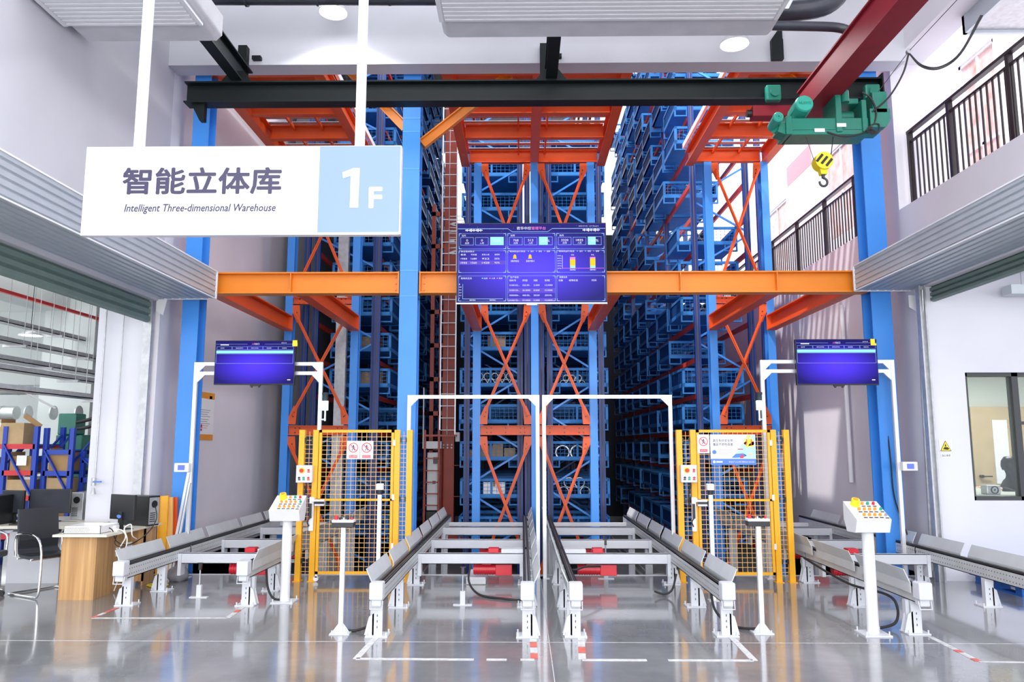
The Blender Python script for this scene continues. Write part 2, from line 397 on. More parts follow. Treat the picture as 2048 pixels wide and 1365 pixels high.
b = MB(); b.box(5.05, 5.62, 10.55, 11.35, 4.95, 9.2); struct('trim_1', b, 'wall2')          # pier beside the balcony
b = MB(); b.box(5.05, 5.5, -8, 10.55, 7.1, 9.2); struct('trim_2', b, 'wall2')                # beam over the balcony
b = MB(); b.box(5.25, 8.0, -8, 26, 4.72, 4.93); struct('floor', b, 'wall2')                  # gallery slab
b = MB(); b.box(-5.35, 1.6, 15.2, 28, 12.6, 12.8); struct('ceiling', b, 'greywall')  # partial roof added to keep sky light off the racks
b = MB(); b.box(-5.15, 5.05, 10.1, 10.4, 6.93, 9.2)
struct('wall_back', b, ['wall', 'rust'])
b = MB(); b.box(-5.35, 5.3, -8, 10.4, 9.2, 9.4); struct('ceiling', b, 'white')
b = MB(); b.box(-5.35, 5.25, 27.6, 27.9, -1.0, 9.3); struct('wall_back', b, 'endshade')  # dark sheet closing the aisles, coloured to stand in for deep shade
b = MB(); b.box(-4.95, -4.45, 15.4, 27.6, -0.8, 12.0); struct('trim_3', b, 'greywall')         # dark cladding beside the left rack
# outer gallery wall with three windows
wins = [(12.8, 13.9, 5.6, 8.75), (18.4, 20.3, 7.0, 9.4), (23.4, 25.3, 7.0, 9.3)]
b = MB(); y = 8.0
for (y0, y1, z0, z1) in wins:
    b.box(8.0, 8.25, y, y0, 4.7, 13); b.box(8.0, 8.25, y0, y1, 4.7, z0); b.box(8.0, 8.25, y0, y1, z1, 13); y = y1
b.box(8.0, 8.25, y, 37, 4.7, 13); b.box(7.995, 8.0, 21.2, 23.2, 9.6, 10.2, 1)
struct('wall_outer', b, ['white', 'printpink'])
for k, (y0, y1, z0, z1) in enumerate(wins):
    b = MB(); f = 0.06
    b.box(8.02, 8.12, y0, y0+f, z0, z1); b.box(8.02, 8.12, y1-f, y1, z0, z1); b.box(8.02, 8.12, y0, y1, z0, z0+f); b.box(8.02, 8.12, y0, y1, z1-f, z1)
    b.box(8.03, 8.11, (y0+y1)/2-.03, (y0+y1)/2+.03, z0, z1); b.box(8.03, 8.11, y0, y1, z0+(z1-z0)*.45, z0+(z1-z0)*.45+.05)
    w = struct('window_%d' % (k+1), b, 'alu')
    b = MB(); b.box(8.06, 8.08, y0+f, y1-f, z0+f, z1-f); obj('pane', b, 'brick_reflection', w)
# left room
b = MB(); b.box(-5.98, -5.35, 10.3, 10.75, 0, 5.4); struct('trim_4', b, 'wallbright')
b = MB(); b.box(-18, -5.35, 22, 22.2, 0, 1.9); b.box(-18, -5.35, 22, 22.2, 2.3, 5.8); struct('wall_rear', b, 'roomwall')
b = MB(); b.box(-9.05, -8.1, 14, 14.9, 0, 5.6); struct('trim_5', b, 'roomwall')               # square pier in the room
b = MB(); b.box(-18, -5.35, 1.5, 24, 5.5, 5.7); struct('ceiling', b, 'roomwall')
b = MB(); b.box(-9.2, -8.6, 9, 22, 4.15, 5.5); b.box(-14, -8.6, 12.6, 13.0, 4.4, 5.5); struct('trim_6', b, 'roomwall')   # ceiling beams
b = MB(); b.box(-6.6, -5.95, 9.75, 10.3, 0, 0.62); struct('trim_7', b, 'wall')                # low white wall under the desk
b = MB(); b.box(-18.2, -18, 1.5, 24, 0, 1.0); b.box(-18.2, -18, 1.5, 24, 4.6, 5.7); struct('wall_far_left', b, 'roomwall')
b = MB()
for k in range(10): b.box(-18.15, -18.05, 1.5+2.45*k, 1.58+2.45*k, 1.0, 4.6)
b.box(-18.15, -18.05, 1.5, 23.7, 2.7, 2.76); struct('window_5', b, 'alu')  # unseen window band added to let the sky light the left room
# right room : cross wall with a window into an office
b = MB()
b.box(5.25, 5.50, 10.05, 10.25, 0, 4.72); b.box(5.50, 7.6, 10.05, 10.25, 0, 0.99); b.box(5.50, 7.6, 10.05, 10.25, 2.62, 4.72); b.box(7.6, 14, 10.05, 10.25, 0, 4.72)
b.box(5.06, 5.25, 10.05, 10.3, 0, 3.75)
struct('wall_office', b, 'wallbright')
b = MB(); fw = 0.05
for x0, x1, z0, z1 in ((5.50, 5.54, .99, 2.62), (5.50, 7.6, .99, 1.04), (5.50, 7.6, 2.57, 2.62), (7.56, 7.6, .99, 2.62), (6.11, 6.19, .99, 2.62), (6.19, 7.56, 1.95, 1.99)): b.box(x0, x1, 10.08, 10.2, z0, z1)
w = struct('window_4', b, 'winframe'); b = MB(); b.box(5.54, 7.56, 10.13, 10.14, 1.04, 2.57); obj('pane', b, 'glass', w)
b = MB(); b.box(5.25, 9, 13.2, 13.4, 0, 4.7); b.box(5.25, 5.3, 10.25, 13.2, 0, 4.7); struct('wall_office_rear', b, 'office')
b = MB(); b.box(5.25, 9, 10.25, 13.2, 3.0, 3.1); struct('ceiling', b, 'office')
b = MB(); b.box(7.28, 8.25, 13.1, 13.17, 0, 2.32); d = struct('door_1', b, 'doorwood')
b = MB(); b.box(7.62, 7.86, 13.08, 13.1, 1.05, 2.10); obj('pane', b, 'paper', d)
b = MB(); b.box(7.36, 7.52, 13.02, 13.05, 1.16, 1.18); b.cyl((7.37, 13.1, 1.17), (7.37, 13.03, 1.17), .025); obj('handle', b, 'black', d)
b = MB(); b.box(8.2, 14, -8, 10.3, 4.7, 4.9); struct('ceiling', b, 'white')
light('office_light', 'AREA', (7.0, 11.7, 2.95), (0, 0, 0), 45, (1.2, .6))
# expansion joints in the slab and strips of floor tape
b = MB(); b.box(-9, 5, 6.97, 6.976, 0, .0012); b.box(-0.005, 0.001, 2, 10.4, 0, .0012); struct('trim_8', b, 'tape')

# floor tape marks (each a thing)
def tape(label, segs, m=0):
    b = MB()
    for (x0, y0, x1, y1, w, mi) in segs: b.bar((x0, y0, .002), (x1, y1, .002), w, .003, mi)
    return obj('floor_tape', b, ['tape', 'tapered'], None, label, 'floor tape', 'worn tape marks on the concrete floor')
def dashes(x0, y0, x1, y1, w, n, gap=.15):
    out = []
    for k in range(n):
        a, c = k/n, (k+1-gap)/n; out.append((x0+(x1-x0)*a, y0+(y1-y0)*a, x0+(x1-x0)*c, y0+(y1-y0)*c, w, 1 if random.random() < .22 else 0))
    return out
tape('worn white tape bracket on the floor before the left centre conveyor', [(-1.56, 6.43, -1.53, 7.12, .055, 0), (-1.56, 6.43, -0.62, 6.42, .045, 0), (-0.52, 6.42, -0.36, 6.42, .045, 0), (-0.25, 6.42, -0.14, 6.42, .05, 0)]+dashes(-0.14, 7.15, -0.14, 6.42, .06, 4))
tape('worn white tape bracket on the floor before the right centre conveyor', dashes(0.29, 7.2, 0.24, 6.41, .06, 4)+[(0.24, 6.42, 0.75, 6.42, .05, 0), (0.92, 6.42, 1.59, 6.42, .045, 0), (1.60, 6.42, 1.62, 7.2, .055, 0)])
tape('red and white tape bracket on the floor before the far left conveyor', dashes(-4.47, 7.85, -4.47, 8.35, .04, 4)+[(-4.47, 7.85, -3.14, 7.87, .03, 0)]+dashes(-3.14, 7.87, -3.17, 8.4, .05, 4))
tape('red and white tape bracket on the floor before the far right conveyor', dashes(3.39, 7.2, 3.36, 6.41, .05, 9)+[(3.36, 6.41, 4.75, 6.36, .03, 0)])

# roller-shutter housings, curtains, guide channels
def shutter(side):
    s = -1 if side == 'left' else 1
    xi, xo, z0, z1 = (-4.44, -5.15, 3.68, 4.06) if s < 0 else (4.30, 5.05, 3.77, 4.11)
    r = thing('shutter_housing', 'ribbed steel roller shutter housing over the %s doorway' % side, 'roller shutter', ((xi+xo)/2, 6.2, 3.3), 'shutters over the side doorways')
    prof = []; n = 5
    for k in range(n):      # ribs on the inner face
        a = z1-(z1-z0)*k/n; h = (z1-z0)/n
        prof += [(xi, a), (xi, a-h*.62), (xi+s*.018, a-h*.70), (xi+s*.018, a-h*.92)]
    prof.append((xi, z0)); n = 7
    for k in range(n):      # ribs on the underside
        a = xi+(xo-xi)*k/n; h = (xo-xi)/n
        prof += [(a+h*.6, z0), (a+h*.68, z0+.018), (a+h*.92, z0+.018), (a+h, z0)]
    prof += [(xo, z1)]
    b = MB(); b.prism(prof, 'y', 1.6, 10.40); obj('casing', b, 'corr', r)
    b = MB(); e = 10.40
    b.bar((xi, e, z0), (xi, e, z1), .02, .03); b.bar((xi, e, z0), (xo, e, z0), .02, .02); b.bar((xi, 1.7, z1), (xi, e, z1), .016, .016); b.bar((xi, 1.7, z0), (xi, e, z0), .014, .014)
    obj('edge_trim', b, 'white', r)
    zc = 3.32 if s < 0 else 3.55; xc = xo-s*.0+s*.10
    b = MB(); n = 7; zt = 4.0; prof = []
    for k in range(n):
        a = zt-(zt-zc)*k/n; h = (zt-zc)/n
        prof += [(xc, a), (xc-s*.03, a-h*.25), (xc-s*.03, a-h*.8), (xc, a-h*.96)]
    prof += [(xc, zc), (xc+s*.03, zc), (xc+s*.03, zt)]
    b.prism(prof, 'y', 1.6, 10.18 if s < 0 else 10.04); obj('curtain', b, 'shut', r)
    b = MB()
    if s < 0: b.box(xc-s*.05, xc+s*.06, 10.18, 10.26, 0, 3.7)
    else: b.box(4.93, 4.95, 9.95, 10.04, 0, 3.75); b.box(4.95, 5.0, 10.0, 10.04, 0, 3.75); b.box(5.0, 5.02, 9.95, 10.04, 0, 3.75)
    obj('guide_channel', b, 'galv', r)
shutter('left'); shutter('right')

# ================================================================ STRUCTURAL STEEL
def hcol(x, y, w, d, z0, z1, label, grp, up=(0, 1, 0), base=True, stiff=()):
    r = thing('steel_column', label, 'column', (x, y, z0), grp)
    b = MB(); b.ibeam((x, y, z0), (x, y, z1), w, d, .02, .014, up); obj('shaft', b, 'blue', r)
    b = MB(); b.box(x-w*.85, x+w*.85, y-d*.8, y+d*.8, z0, z0+.025)
    for sx in (-1, 1):
        for sy in (-1, 1): b.cyl((x+sx*w*.68, y+sy*d*.62, z0), (x+sx*w*.68, y+sy*d*.62, z0+.07), .014, n=8)
    obj('base_plate', b, 'lblue', r)
    if stiff:
        b = MB()
        for z in stiff: b.box(x-w/2, x+w/2, y-d/2-.004, y+d/2-.01, z, z+.018)
        obj('stiffener', b, 'lblue', r)
    return r
hcol(-4.82, 10.62, .23, .26, -.8, 9.0, 'blue steel column standing against the left wall behind the hanging sign', 'front row blue columns')
hcol(-1.80, 10.62, .25, .26, -.8, 9.0, 'blue steel column in the middle, passing beside the big hanging sign', 'front row blue columns', stiff=(3.72, 4.08, 5.55, 6.1, 6.3, .5))
hcol(4.68, 10.62, .27, .30, -.8, 9.0, 'blue steel column at the right wall under the green hoist', 'front row blue columns')
RC = [(-4.59, 'leftmost slim blue column of the rear row beside the left wall'), (-3.35, 'slim blue rear column to the right of the left cross bracing'),
      (-1.07, 'slim blue rear column at the left of the central braced frame'), (0.005, 'slim blue rear column in the middle of the central braced frame'),
      (1.08, 'slim blue rear column at the right of the central braced frame'), (3.31, 'slim blue rear column to the left of the right cross bracing'),
      (4.38, 'rightmost slim blue column of the rear row beside the right wall')]
for x, l in RC: hcol(x, 14.3, .14, .2, -.8, 7.04, l, 'rear row slim blue columns')

def ibeam_thing(p, q, w, h, m, label, grp, name='steel_beam', cat='beam', bolts=True, plates=()):
    p = Vector(p); q = Vector(q)
    r = thing(name, label, cat, (p+q)/2 - Vector((0, 0, h/2)), grp)
    b = MB(); b.ibeam(p, q, w, h, .018, .012); obj('beam_body', b, m, r)
    d = (q-p).normalized()
    b = MB()
    for c, sg in ((p, 1), (q, -1)):
        b.bar(c, c+d*sg*.018, w*1.05, h*1.04)
        if bolts and abs(d.x) > .9:
            for k in range(3): b.cyl(c+d*sg*.06+Vector((0, -.006, -h*.3+k*h*.3)), c+d*sg*.06+Vector((0, -.028, -h*.3+k*h*.3)), .012, n=6)
    for t in plates: c = p.lerp(q, t); b.bar(c-d*.006, c+d*.006, w*.98, h*.94)
    obj('end_plate', b, m, r)
    return r
zc = 3.93; hb = .30
ibeam_thing((-4.70, 10.62, zc), (-1.94, 10.62, zc), .2, hb, 'orange', 'amber orange beam running left of the middle blue column', 'front orange beams', plates=(.45,))
ibeam_thing((-1.66, 10.62, zc), (4.54, 10.62, zc), .2, hb, 'orange', 'long amber orange beam running right, behind the big dashboard screen', 'front orange beams', plates=(.35, .585, .80))
for x, l in ((-4.59, 'orange red tie beam running back along the left wall'), (-3.35, 'orange red tie beam running back from the left orange beam, second from the left wall'),
             (-1.07, 'orange red tie beam running back behind the left edge of the big screen'), (1.08, 'orange red tie beam running back behind the right edge of the big screen'),
             (3.31, 'orange red tie beam running back above the right gate'), (4.38, 'orange red tie beam running back along the right wall')):
    ibeam_thing((x, 10.74, zc), (x, 14.19, zc), .17, .28, 'red_orange', l, 'tie beams from the front to the rear columns', bolts=False)

def strut(x0, x1, z, label, h=.17):
    r = thing('cross_strut', label, 'strut', ((x0+x1)/2, 14.3, z-h/2), 'orange struts between the rear columns')
    b = MB(); b.box(x0, x1, 14.24, 14.30, z-h/2, z+h/2); b.box(x0, x1, 14.18, 14.24, z-h/2, z-h/2+.012); b.box(x0, x1, 14.18, 14.24, z+h/2-.012, z+h/2); obj('channel', b, 'red_orange', r)
    b = MB()
    for xx in (x0+.12, x0+.2, x1-.2, x1-.12, (x0+x1)/2):
        for zz in (z-.04, z+.04): b.cyl((xx, 14.24, zz), (xx, 14.222, zz), .012, n=6)
    obj('bolt', b, 'black', r)
def xbrace(x0, x1, z0, z1, label, vee=False):
    r = thing('cross_brace', label, 'brace', ((x0+x1)/2, 14.2, z0), 'orange X braces between the rear columns')
    for k, (a, c) in enumerate((((x0+.06, z0+.16), (x1-.06, z1-.16)), ((x0+.06, z1-.16), (x1-.06, z0+.16)))):
        yy = 14.2-.03*k; b = MB(); b.bar((a[0], yy, a[1]), (c[0], yy, c[1]), .055, .022, up=(0, 1, 0)); b.bar((a[0], yy-.02, a[1]), (c[0], yy-.02, c[1]), .012, .03, up=(0, 1, 0)); obj('diagonal', b, 'red_orange', r)
    b = MB()
    for (cx, cz, sx, sz) in ((x0, z0, 1, 1), (x1, z0, -1, 1), (x0, z1, 1, -1), (x1, z1, -1, -1)):
        b.prism([(cx, cz), (cx+sx*.13, cz), (cx+sx*.15, cz+sz*.30), (cx+sx*.09, cz+sz*.34), (cx, cz+sz*.14)], 'y', 14.20, 14.225)
        for t in (.12, .2): b.cyl((cx+sx*(.06+t*.2), 14.20, cz+sz*(t+.02)), (cx+sx*(.06+t*.2), 14.185, cz+sz*(t+.02)), .012, n=6, m=1)
    obj('gusset', b, ['red_orange', 'black'], r)
    b = MB(); b.cyl(((x0+x1)/2, 14.21, (z0+z1)/2), ((x0+x1)/2, 14.13, (z0+z1)/2), .02, n=8); obj('centre_bolt', b, 'red_orange', r)
bays = [(-4.52, -3.42, 'left braced bay'), (-1.0, -.065, 'left half of the central frame'), (.075, 1.01, 'right half of the central frame'), (3.38, 4.31, 'right braced bay')]
for x0, x1, nm in bays:
    strut(x0, x1, 1.95, 'orange channel strut low down in the %s' % nm)
    strut(x0, x1, 4.36, 'orange channel strut half way up in the %s' % nm, .12)
    for z0, z1, lv in ((-.62, 1.84, 'lowest'), (2.06, 4.28, 'middle'), (4.44, 7.02, 'topmost')):
        xbrace(x0, x1, z0, z1, '%s orange X brace of the %s' % (lv, nm))

def deck(x0, x1, label, mids):
    r = thing('deck_frame', label, 'deck', ((x0+x1)/2, 12.5, 7.04), 'orange roof deck frames')
    for x in (x0+.08, x1-.08):
        b = MB(); b.ibeam((x, 10.6, 7.18), (x, 14.42, 7.18), .16, .28); obj('edge_beam', b, 'red_orange', r)
    for y in (10.68, 11.1, 12.08, 13.1, 14.3):
        b = MB(); b.ibeam((x0+.17, y, 7.19), (x1-.17, y, 7.19), .12, .25); obj('joist', b, 'red_orange', r)
    for x in mids: b = MB(); b.ibeam((x, 10.6, 7.16), (x, 14.4, 7.16), .16, .24); obj('middle_beam', b, 'red_orange', r)
    for x in ((x0+x1)/2-.28, (x0+x1)/2+.22): b = MB(); b.bar((x, 10.7, 7.26), (x, 14.3, 7.26), .03, .06); obj('purlin', b, 'red_orange', r)
    b = MB(); y = 10.7
    while y < 14.3: b.box(x0+.1, x1-.1, y, y+.12, 7.33, 7.342); y += .25
    obj('deck_slats', b, 'galv', r)
    b = MB()
    for x in (x0-.02, x1+.02):
        b.bar((x, 10.6, 7.42), (x, 14.4, 7.42), .05, .10)
    obj('edge_grating', b, 'white', r)
deck(-1.40, 1.38, 'orange framed slatted deck over the central braced frame', (.01,))
deck(-4.85, -3.12, 'orange framed slatted deck high at the left behind the sign', ())
deck(2.93, 4.50, 'orange framed slatted deck high at the right behind the hoist', ())
for p, q, l in (((-1.9, 10.7, 6.24), (-2.9, 10.9, 7.35), 'orange knee brace rising left from the middle blue column'), ((-1.68, 10.7, 6.0), (-.42, 10.9, 7.15), 'amber knee brace rising right from the middle blue column'),
                ((4.55, 10.75, 6.3), (3.6, 10.95, 7.2), 'orange knee brace rising left from the right blue column')):
    ibeam_thing(p, q, .12, .14, 'orange', l, 'knee braces under the lintel', 'knee_brace', 'brace', False)

# dark runway beam with hangers
r = thing('runway_beam', 'long charcoal runway beam hung across the hall below the lintel', 'beam', (-.1, 9.7, 6.16))
b = MB(); b.ibeam((-4.68, 9.7, 6.305), (4.48, 9.7, 6.305), .2, .29, .02, .014); obj('beam_body', b, 'darkbeam', r)
b = MB(); b.box(4.46, 4.48, 9.58, 9.82, 6.12, 6.5); b.prism([(-4.6, 6.16), (-4.42, 6.16), (-4.42, 5.93), (-4.48, 5.93)], 'y', 9.66, 9.74); obj('end_stop', b, 'darkbeam', r)
for x, y0, l in ((-4.0, 5.5, 'charcoal hanger beam running forward at the left above the runway beam'), (.16, 5.5, 'charcoal hanger beam running forward over the middle of the hall')):
    r = thing('hanger_beam', l, 'beam', (x, 8, 6.46), 'charcoal hanger beams')
    b = MB(); b.ibeam((x, y0, 6.62), (x, 10.0, 6.62), .15, .30); obj('beam_body', b, 'darkbeam', r)
    b = MB(); b.box(x-.14, x-.02, 9.98, 10.09, 6.62, 7.16); b.prism([(x-.2, 6.46), (x+.2, 6.46), (x+.09, 6.60), (x-.09, 6.60)], 'y', 9.62, 9.64); b.box(x+.04, x+.16, 10.02, 10.09, 6.98, 7.03); obj('bracket', b, 'darkbeam', r)
r = thing('hanger_bracket', 'small charcoal bracket on the lintel beside the crimson girder', 'bracket', (3.3, 10.05, 6.95))
b = MB(); b.box(3.2, 3.36, 10.02, 10.09, 6.93, 7.22); b.prism([(3.2, 7.22), (3.36, 7.22), (3.36, 7.45)], 'y', 10.04, 10.06); obj('plate', b, 'darkbeam', r)

# crane girder, end truck, hoist, hook
r = thing('crane_girder', 'crimson crane girder running towards the viewer at the upper right', 'crane', (3.47, 6, 5.87))
b = MB(); b.bar((3.47, .5, 6.03), (3.47, 9.5, 6.03), .25, .33); b.bar((3.47, .5, 6.19), (3.47, 9.5, 6.19), .31, .02); b.bar((3.47, .5, 5.87), (3.47, 9.5, 5.87), .29, .02); obj('girder_body', b, 'girder', r)
b = MB(); b.box(2.78, 4.35, 9.61, 9.79, 5.93, 6.08); b.box(3.3, 3.64, 9.5, 9.8, 5.88, 6.1); obj('end_truck', b, 'girder', r, bevel=.01)
b = MB()
for x in (2.93, 4.2): b.box(x, x+.19, 9.50, 9.60, 6.10, 6.31); b.cyl((x+.1, 9.5, 6.2), (x+.1, 9.47, 6.2), .06, n=16)
obj('wheel_housing', b, 'green', r, bevel=.02)
b = MB(); b.cyl((2.72, 9.7, 6.0), (2.78, 9.7, 6.0), .05, n=14); b.cyl((4.35, 9.7, 6.0), (4.42, 9.7, 6.0), .05, n=14); obj('buffer', b, 'black', r)

h = thing('electric_hoist', 'green electric wire rope hoist under the crimson girder', 'hoist', (3.5, 9.0, 5.37))
b = MB(); b.box(2.97, 3.92, 8.88, 9.2, 5.37, 5.44); b.box(2.97, 3.92, 8.88, 8.92, 5.42, 5.58); b.box(2.93, 3.0, 8.86, 9.2, 5.37, 5.6); b.box(3.53, 3.6, 8.86, 9.25, 5.4, 5.95)
b.box(3.84, 3.9, 8.86, 9.25, 5.4, 5.8); b.prism([(2.84, 5.42), (2.97, 5.37), (2.97, 5.55), (2.87, 5.52)], 'y', 8.9, 9.1); obj('frame', b, 'green', h, bevel=.008)
b = MB(); b.cyl((3.0, 9.08, 5.52), (3.88, 9.08, 5.52), .12, n=22); b.cyl((3.62, 9.05, 5.66), (3.8, 9.05, 5.66), .07, n=16); obj('drum', b, 'green', h)
b = MB(); b.cyl((3.15, 8.84, 5.74), (3.15, 9.12, 5.71), .108, n=26); b.cyl((3.15, 8.82, 5.742), (3.15, 8.84, 5.74), .098, .108, n=26)
for k in range(9): a = 2*PI*k/9; b.bar((3.15+.106*math.cos(a), 8.90, 5.735+.106*math.sin(a)), (3.15+.106*math.cos(a), 9.1, 5.712+.106*math.sin(a)), .012, .012)
letter(b, 'NUOYE', 3.08, 3.22, 5.725, 5.76, 8.815, 1, bold=.03)
mo = obj('hoist_motor', b, ['green2', 'green'], h)
b = MB(); b.cyl((2.82, 8.8, 5.56), (2.84, 9.08, 5.55), .062, n=20); b.cyl((2.82, 8.785, 5.56), (2.82, 8.8, 5.56), .05, .062, n=20); b.cyl((2.84, 9.0, 5.52), (2.98, 9.05, 5.5), .075, n=18)
for k in range(6): a = PI*k/6; b.bar((2.82-.04*math.cos(a), 8.78, 5.56-.04*math.sin(a)), (2.82+.04*math.cos(a), 8.78, 5.56+.04*math.sin(a)), .006, .006)
obj('travel_motor', b, 'green2', h)
b = MB(); b.box(3.97, 4.15, 8.85, 9.2, 5.62, 5.9); b.prism([(3.93, 5.45), (4.12, 5.45), (4.17, 5.55), (4.17, 5.68), (3.93, 5.68)], 'y', 8.85, 9.2); obj('gearbox', b, 'green', h, bevel=.015)
b = MB(); b.box(3.58, 3.84, 8.93, 9.15, 5.78, 5.85); b.cyl((3.66, 8.9, 5.78), (3.66, 8.9, 5.92), .05, n=14); obj('trolley', b, 'green', h, bevel=.01)
b = MB(); b.box(3.27, 3.39, 8.872, 8.878, 5.40, 5.445); b.box(3.53, 3.64, 8.852, 8.858, 5.455, 5.50); obj('label_plate', b, 'paper', h)
b = MB()
b.tube(smooth_pts([(3.42, 8.88, 5.40), (3.6, 8.84, 5.33), (3.8, 8.84, 5.36), (3.95, 8.86, 5.46), (4.0, 8.84, 5.62), (3.95, 8.84, 5.8), (3.85, 8.84, 5.88)]), .011)
for k in range(4): b.tube(smooth_pts([(3.86+.02*k, 8.83, 5.40), (3.92, 8.80, 5.34+.02*k), (4.0, 8.82, 5.38), (4.02, 8.84, 5.48), (3.93, 8.85, 5.47), (3.87+.02*k, 8.83, 5.40)]), .008)
obj('cable_loop', b, 'rubber', h)
b = MB(); b.tube([(3.19, 8.95, 5.38), (3.285, 8.97, 5.07)], .004, 6); b.tube([(3.52, 8.95, 5.38), (3.475, 8.97, 5.07)], .006, 6)
obj('wire_rope', b, 'black', h)
k = thing('hook_block', 'yellow and black striped hook block hanging on two wire ropes', 'crane hook', (3.38, 8.97, 4.75))
b = MB(); b.cyl((3.38, 8.90, 5.06), (3.38, 9.04, 5.06), .105, n=30); b.prism([(3.33, 4.98), (3.43, 4.98), (3.415, 4.90), (3.345, 4.90)], 'y', 8.93, 9.01)
for t in (-.055, .0, .055):
    b.bar((3.38-.04+t, 8.897, 5.06-.045-t*.5), (3.38+.035+t, 8.897, 5.06+.045-t*.5), .004, .03, 1, up=(1, 0, -.8))
obj('sheave_cover', b, ['byellow', 'black'], k)
b = MB(); b.cyl((3.38, 8.97, 4.90), (3.38, 8.97, 4.86), .02, n=10)
pts = []
for i in range(15): a = math.radians(90-i*20); pts.append((3.38+.046*math.cos(a), 8.97, 4.81+.05*math.sin(a)))
b.tube(pts, .014); obj('hook', b, 'hookmetal', k)
# festoon line and cable of the crane
r = thing('festoon_cable', 'black festoon cable hanging from a thin wire beside the right balcony', 'cable', (4.3, 8.6, 6.2))
b = MB(); b.tube([(4.02, 9.4, 5.78), (4.31, 8.6, 6.27), (5.0, 6.4, 7.05)], .004, 6); obj('wire', b, 'black', r)
b = MB(); b.tube(smooth_pts([(3.96, 8.85, 5.64), (4.12, 8.75, 5.78), (4.25, 8.65, 6.02), (4.31, 8.6, 6.25)]), .011)
for d_ in (0, .02): b.tube(smooth_pts([(4.31, 8.6, 6.25), (4.45, 8.6, 6.10-d_), (4.63, 8.55, 6.05-d_), (4.85, 8.5, 6.2-d_), (5.06+d_, 8.4, 6.6)]), .009)
obj('cable', b, 'rubber', r)
b = MB(); b.cyl((4.31, 8.58, 6.27), (4.31, 8.62, 6.27), .03, n=12); b.cyl((4.03, 9.38, 5.8), (4.03, 9.42, 5.8), .025, n=12); obj('roller', b, 'galv', r)
# ================================================================ HIGH RACKS
LV = [.55+.705*k for k in range(-1, 17)]       # height of the feet of the crates on every level
BAY = 2.8; NB = 4; RY = 14.85
def post(b, x, y, z0, z1):
    b.box(x-.045, x+.045, y-.03, y+.03, z0, z1, 0); b.box(x-.055, x-.03, y-.04, y+.04, z0, z1, 0); b.box(x+.03, x+.055, y-.04, y+.04, z0, z1, 0)
    b.box(x-.012, x+.012, y-.034, y-.03, z0, z1, 1)
def rack(x0, x1, label, y0=RY, nb=NB, ztop=12.6):
    r = thing('pallet_rack', label, 'rack', ((x0+x1)/2, y0+nb*BAY/2, -.8), 'high bay racks')
    for i in range(nb+1):
        y = y0+i*BAY; b = MB(); post(b, x0, y, -.8, ztop); post(b, x1, y, -.8, ztop)
        z = -.5; s = 0
        while z < ztop-1.2:
            a, c = ((x0, x1) if s % 2 == 0 else (x1, x0)); b.bar((a, y, z), (c, y, z+.62), .035, .03, 2, up=(0, 1, 0)); z += .705; s += 1
        obj('upright_frame', b, ['navy', 'hole', 'blue'], r)
    y1 = y0+nb*BAY
    for z in LV:
        for x in (x0-.01, x1+.01):
            b = MB(); b.box(x-.025, x+.025, y0+.05, y1-.05, z-.10, z-.005); obj('load_beam', b, 'rackred', r)
    return r
racks = dict(right=rack(3.16, 4.2, 'tall navy and red pallet rack full of blue crates on the right of the aisle'),
             left=rack(-3.10, -4.25, 'tall navy and red pallet rack full of blue crates at the left behind the sign'),
             cl=rack(-1.29, -.27, 'navy pallet rack behind the left half of the central braced frame', nb=4, ztop=9.5),
             cr=rack(.30, 1.29, 'navy pallet rack behind the right half of the central braced frame', nb=4, ztop=9.5))
# navy perforated guide posts of the central rack, seen from the front
for x, l in ((-.13, 'navy perforated post just left of the middle rear column'), (.14, 'navy perforated post just right of the middle rear column')):
    b = MB(); post(b, x, RY-.05, -.8, 9.5); obj('rack_post', b, ['navy', 'hole'], None, l, 'post', 'navy perforated posts')
for x, l in ((4.42, 'navy rack post at the right edge of the right braced bay'), (-4.42, 'navy rack post at the left edge of the left braced bay'), (-3.02, 'navy round post left of the big middle blue column')):
    b = MB(); post(b, x, RY-.12, -.8, 9.5); obj('rack_post', b, ['navy', 'hole'], None, l, 'post', 'navy perforated posts')

CW, CD, CH = 1.19, 1.22, .50
def crate_parts():
    fr = MB(); t = .05; x, y = CW/2, CD/2
    for sx in (-1, 1):
        for sy in (-1, 1): fr.box(sx*x, sx*(x-t), sy*y, sy*(y-t), .13, CH)
    for z0, z1 in ((CH-t, CH), (.13, .21)):
        for sy in (-1, 1): fr.box(-x, x, sy*y, sy*(y-t*.8), z0, z1)
        for sx in (-1, 1): fr.box(sx*x, sx*(x-t*.8), -y, y, z0, z1)
    fr.box(-.02, .02, -y, -y+.03, .2, CH-.05); fr.box(-x, x, -y, y, .13, .145)
    ft = MB()
    for sx in (-1, 1):
        for sy in (-1, 1):
            a, c = sorted((sx*x, sx*(x-.26))); yy = sorted((sy*y, sy*(y-.05)))
            ft.box(a, c, yy[0], yy[1], 0, .025); ft.box(a, a+.025, yy[0], yy[1], .02, .13); ft.box(c-.025, c, yy[0], yy[1], .02, .13)
    ws = MB()
    for sy in (-1, 1):
        k = -x+.1
        while k < x: ws.box(k-.003, k+.003, sy*(y-.015)-.003, sy*(y-.015)+.003, .2, CH-.03); k += .085
        for z in (.27, .34, .41): ws.box(-x, x, sy*(y-.015)-.003, sy*(y-.015)+.003, z-.003, z+.003)
    sp = MB()
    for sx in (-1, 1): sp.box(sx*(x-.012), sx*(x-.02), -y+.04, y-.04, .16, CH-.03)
    return fr, ft, ws, sp
fr, ft, ws, sp = crate_parts()
proto = thing('steel_crate', 'x', 'crate', (0, 0, 0))
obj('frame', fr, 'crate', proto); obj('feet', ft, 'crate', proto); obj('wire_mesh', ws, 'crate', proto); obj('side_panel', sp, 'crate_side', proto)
note_kids(proto)
far = MB()
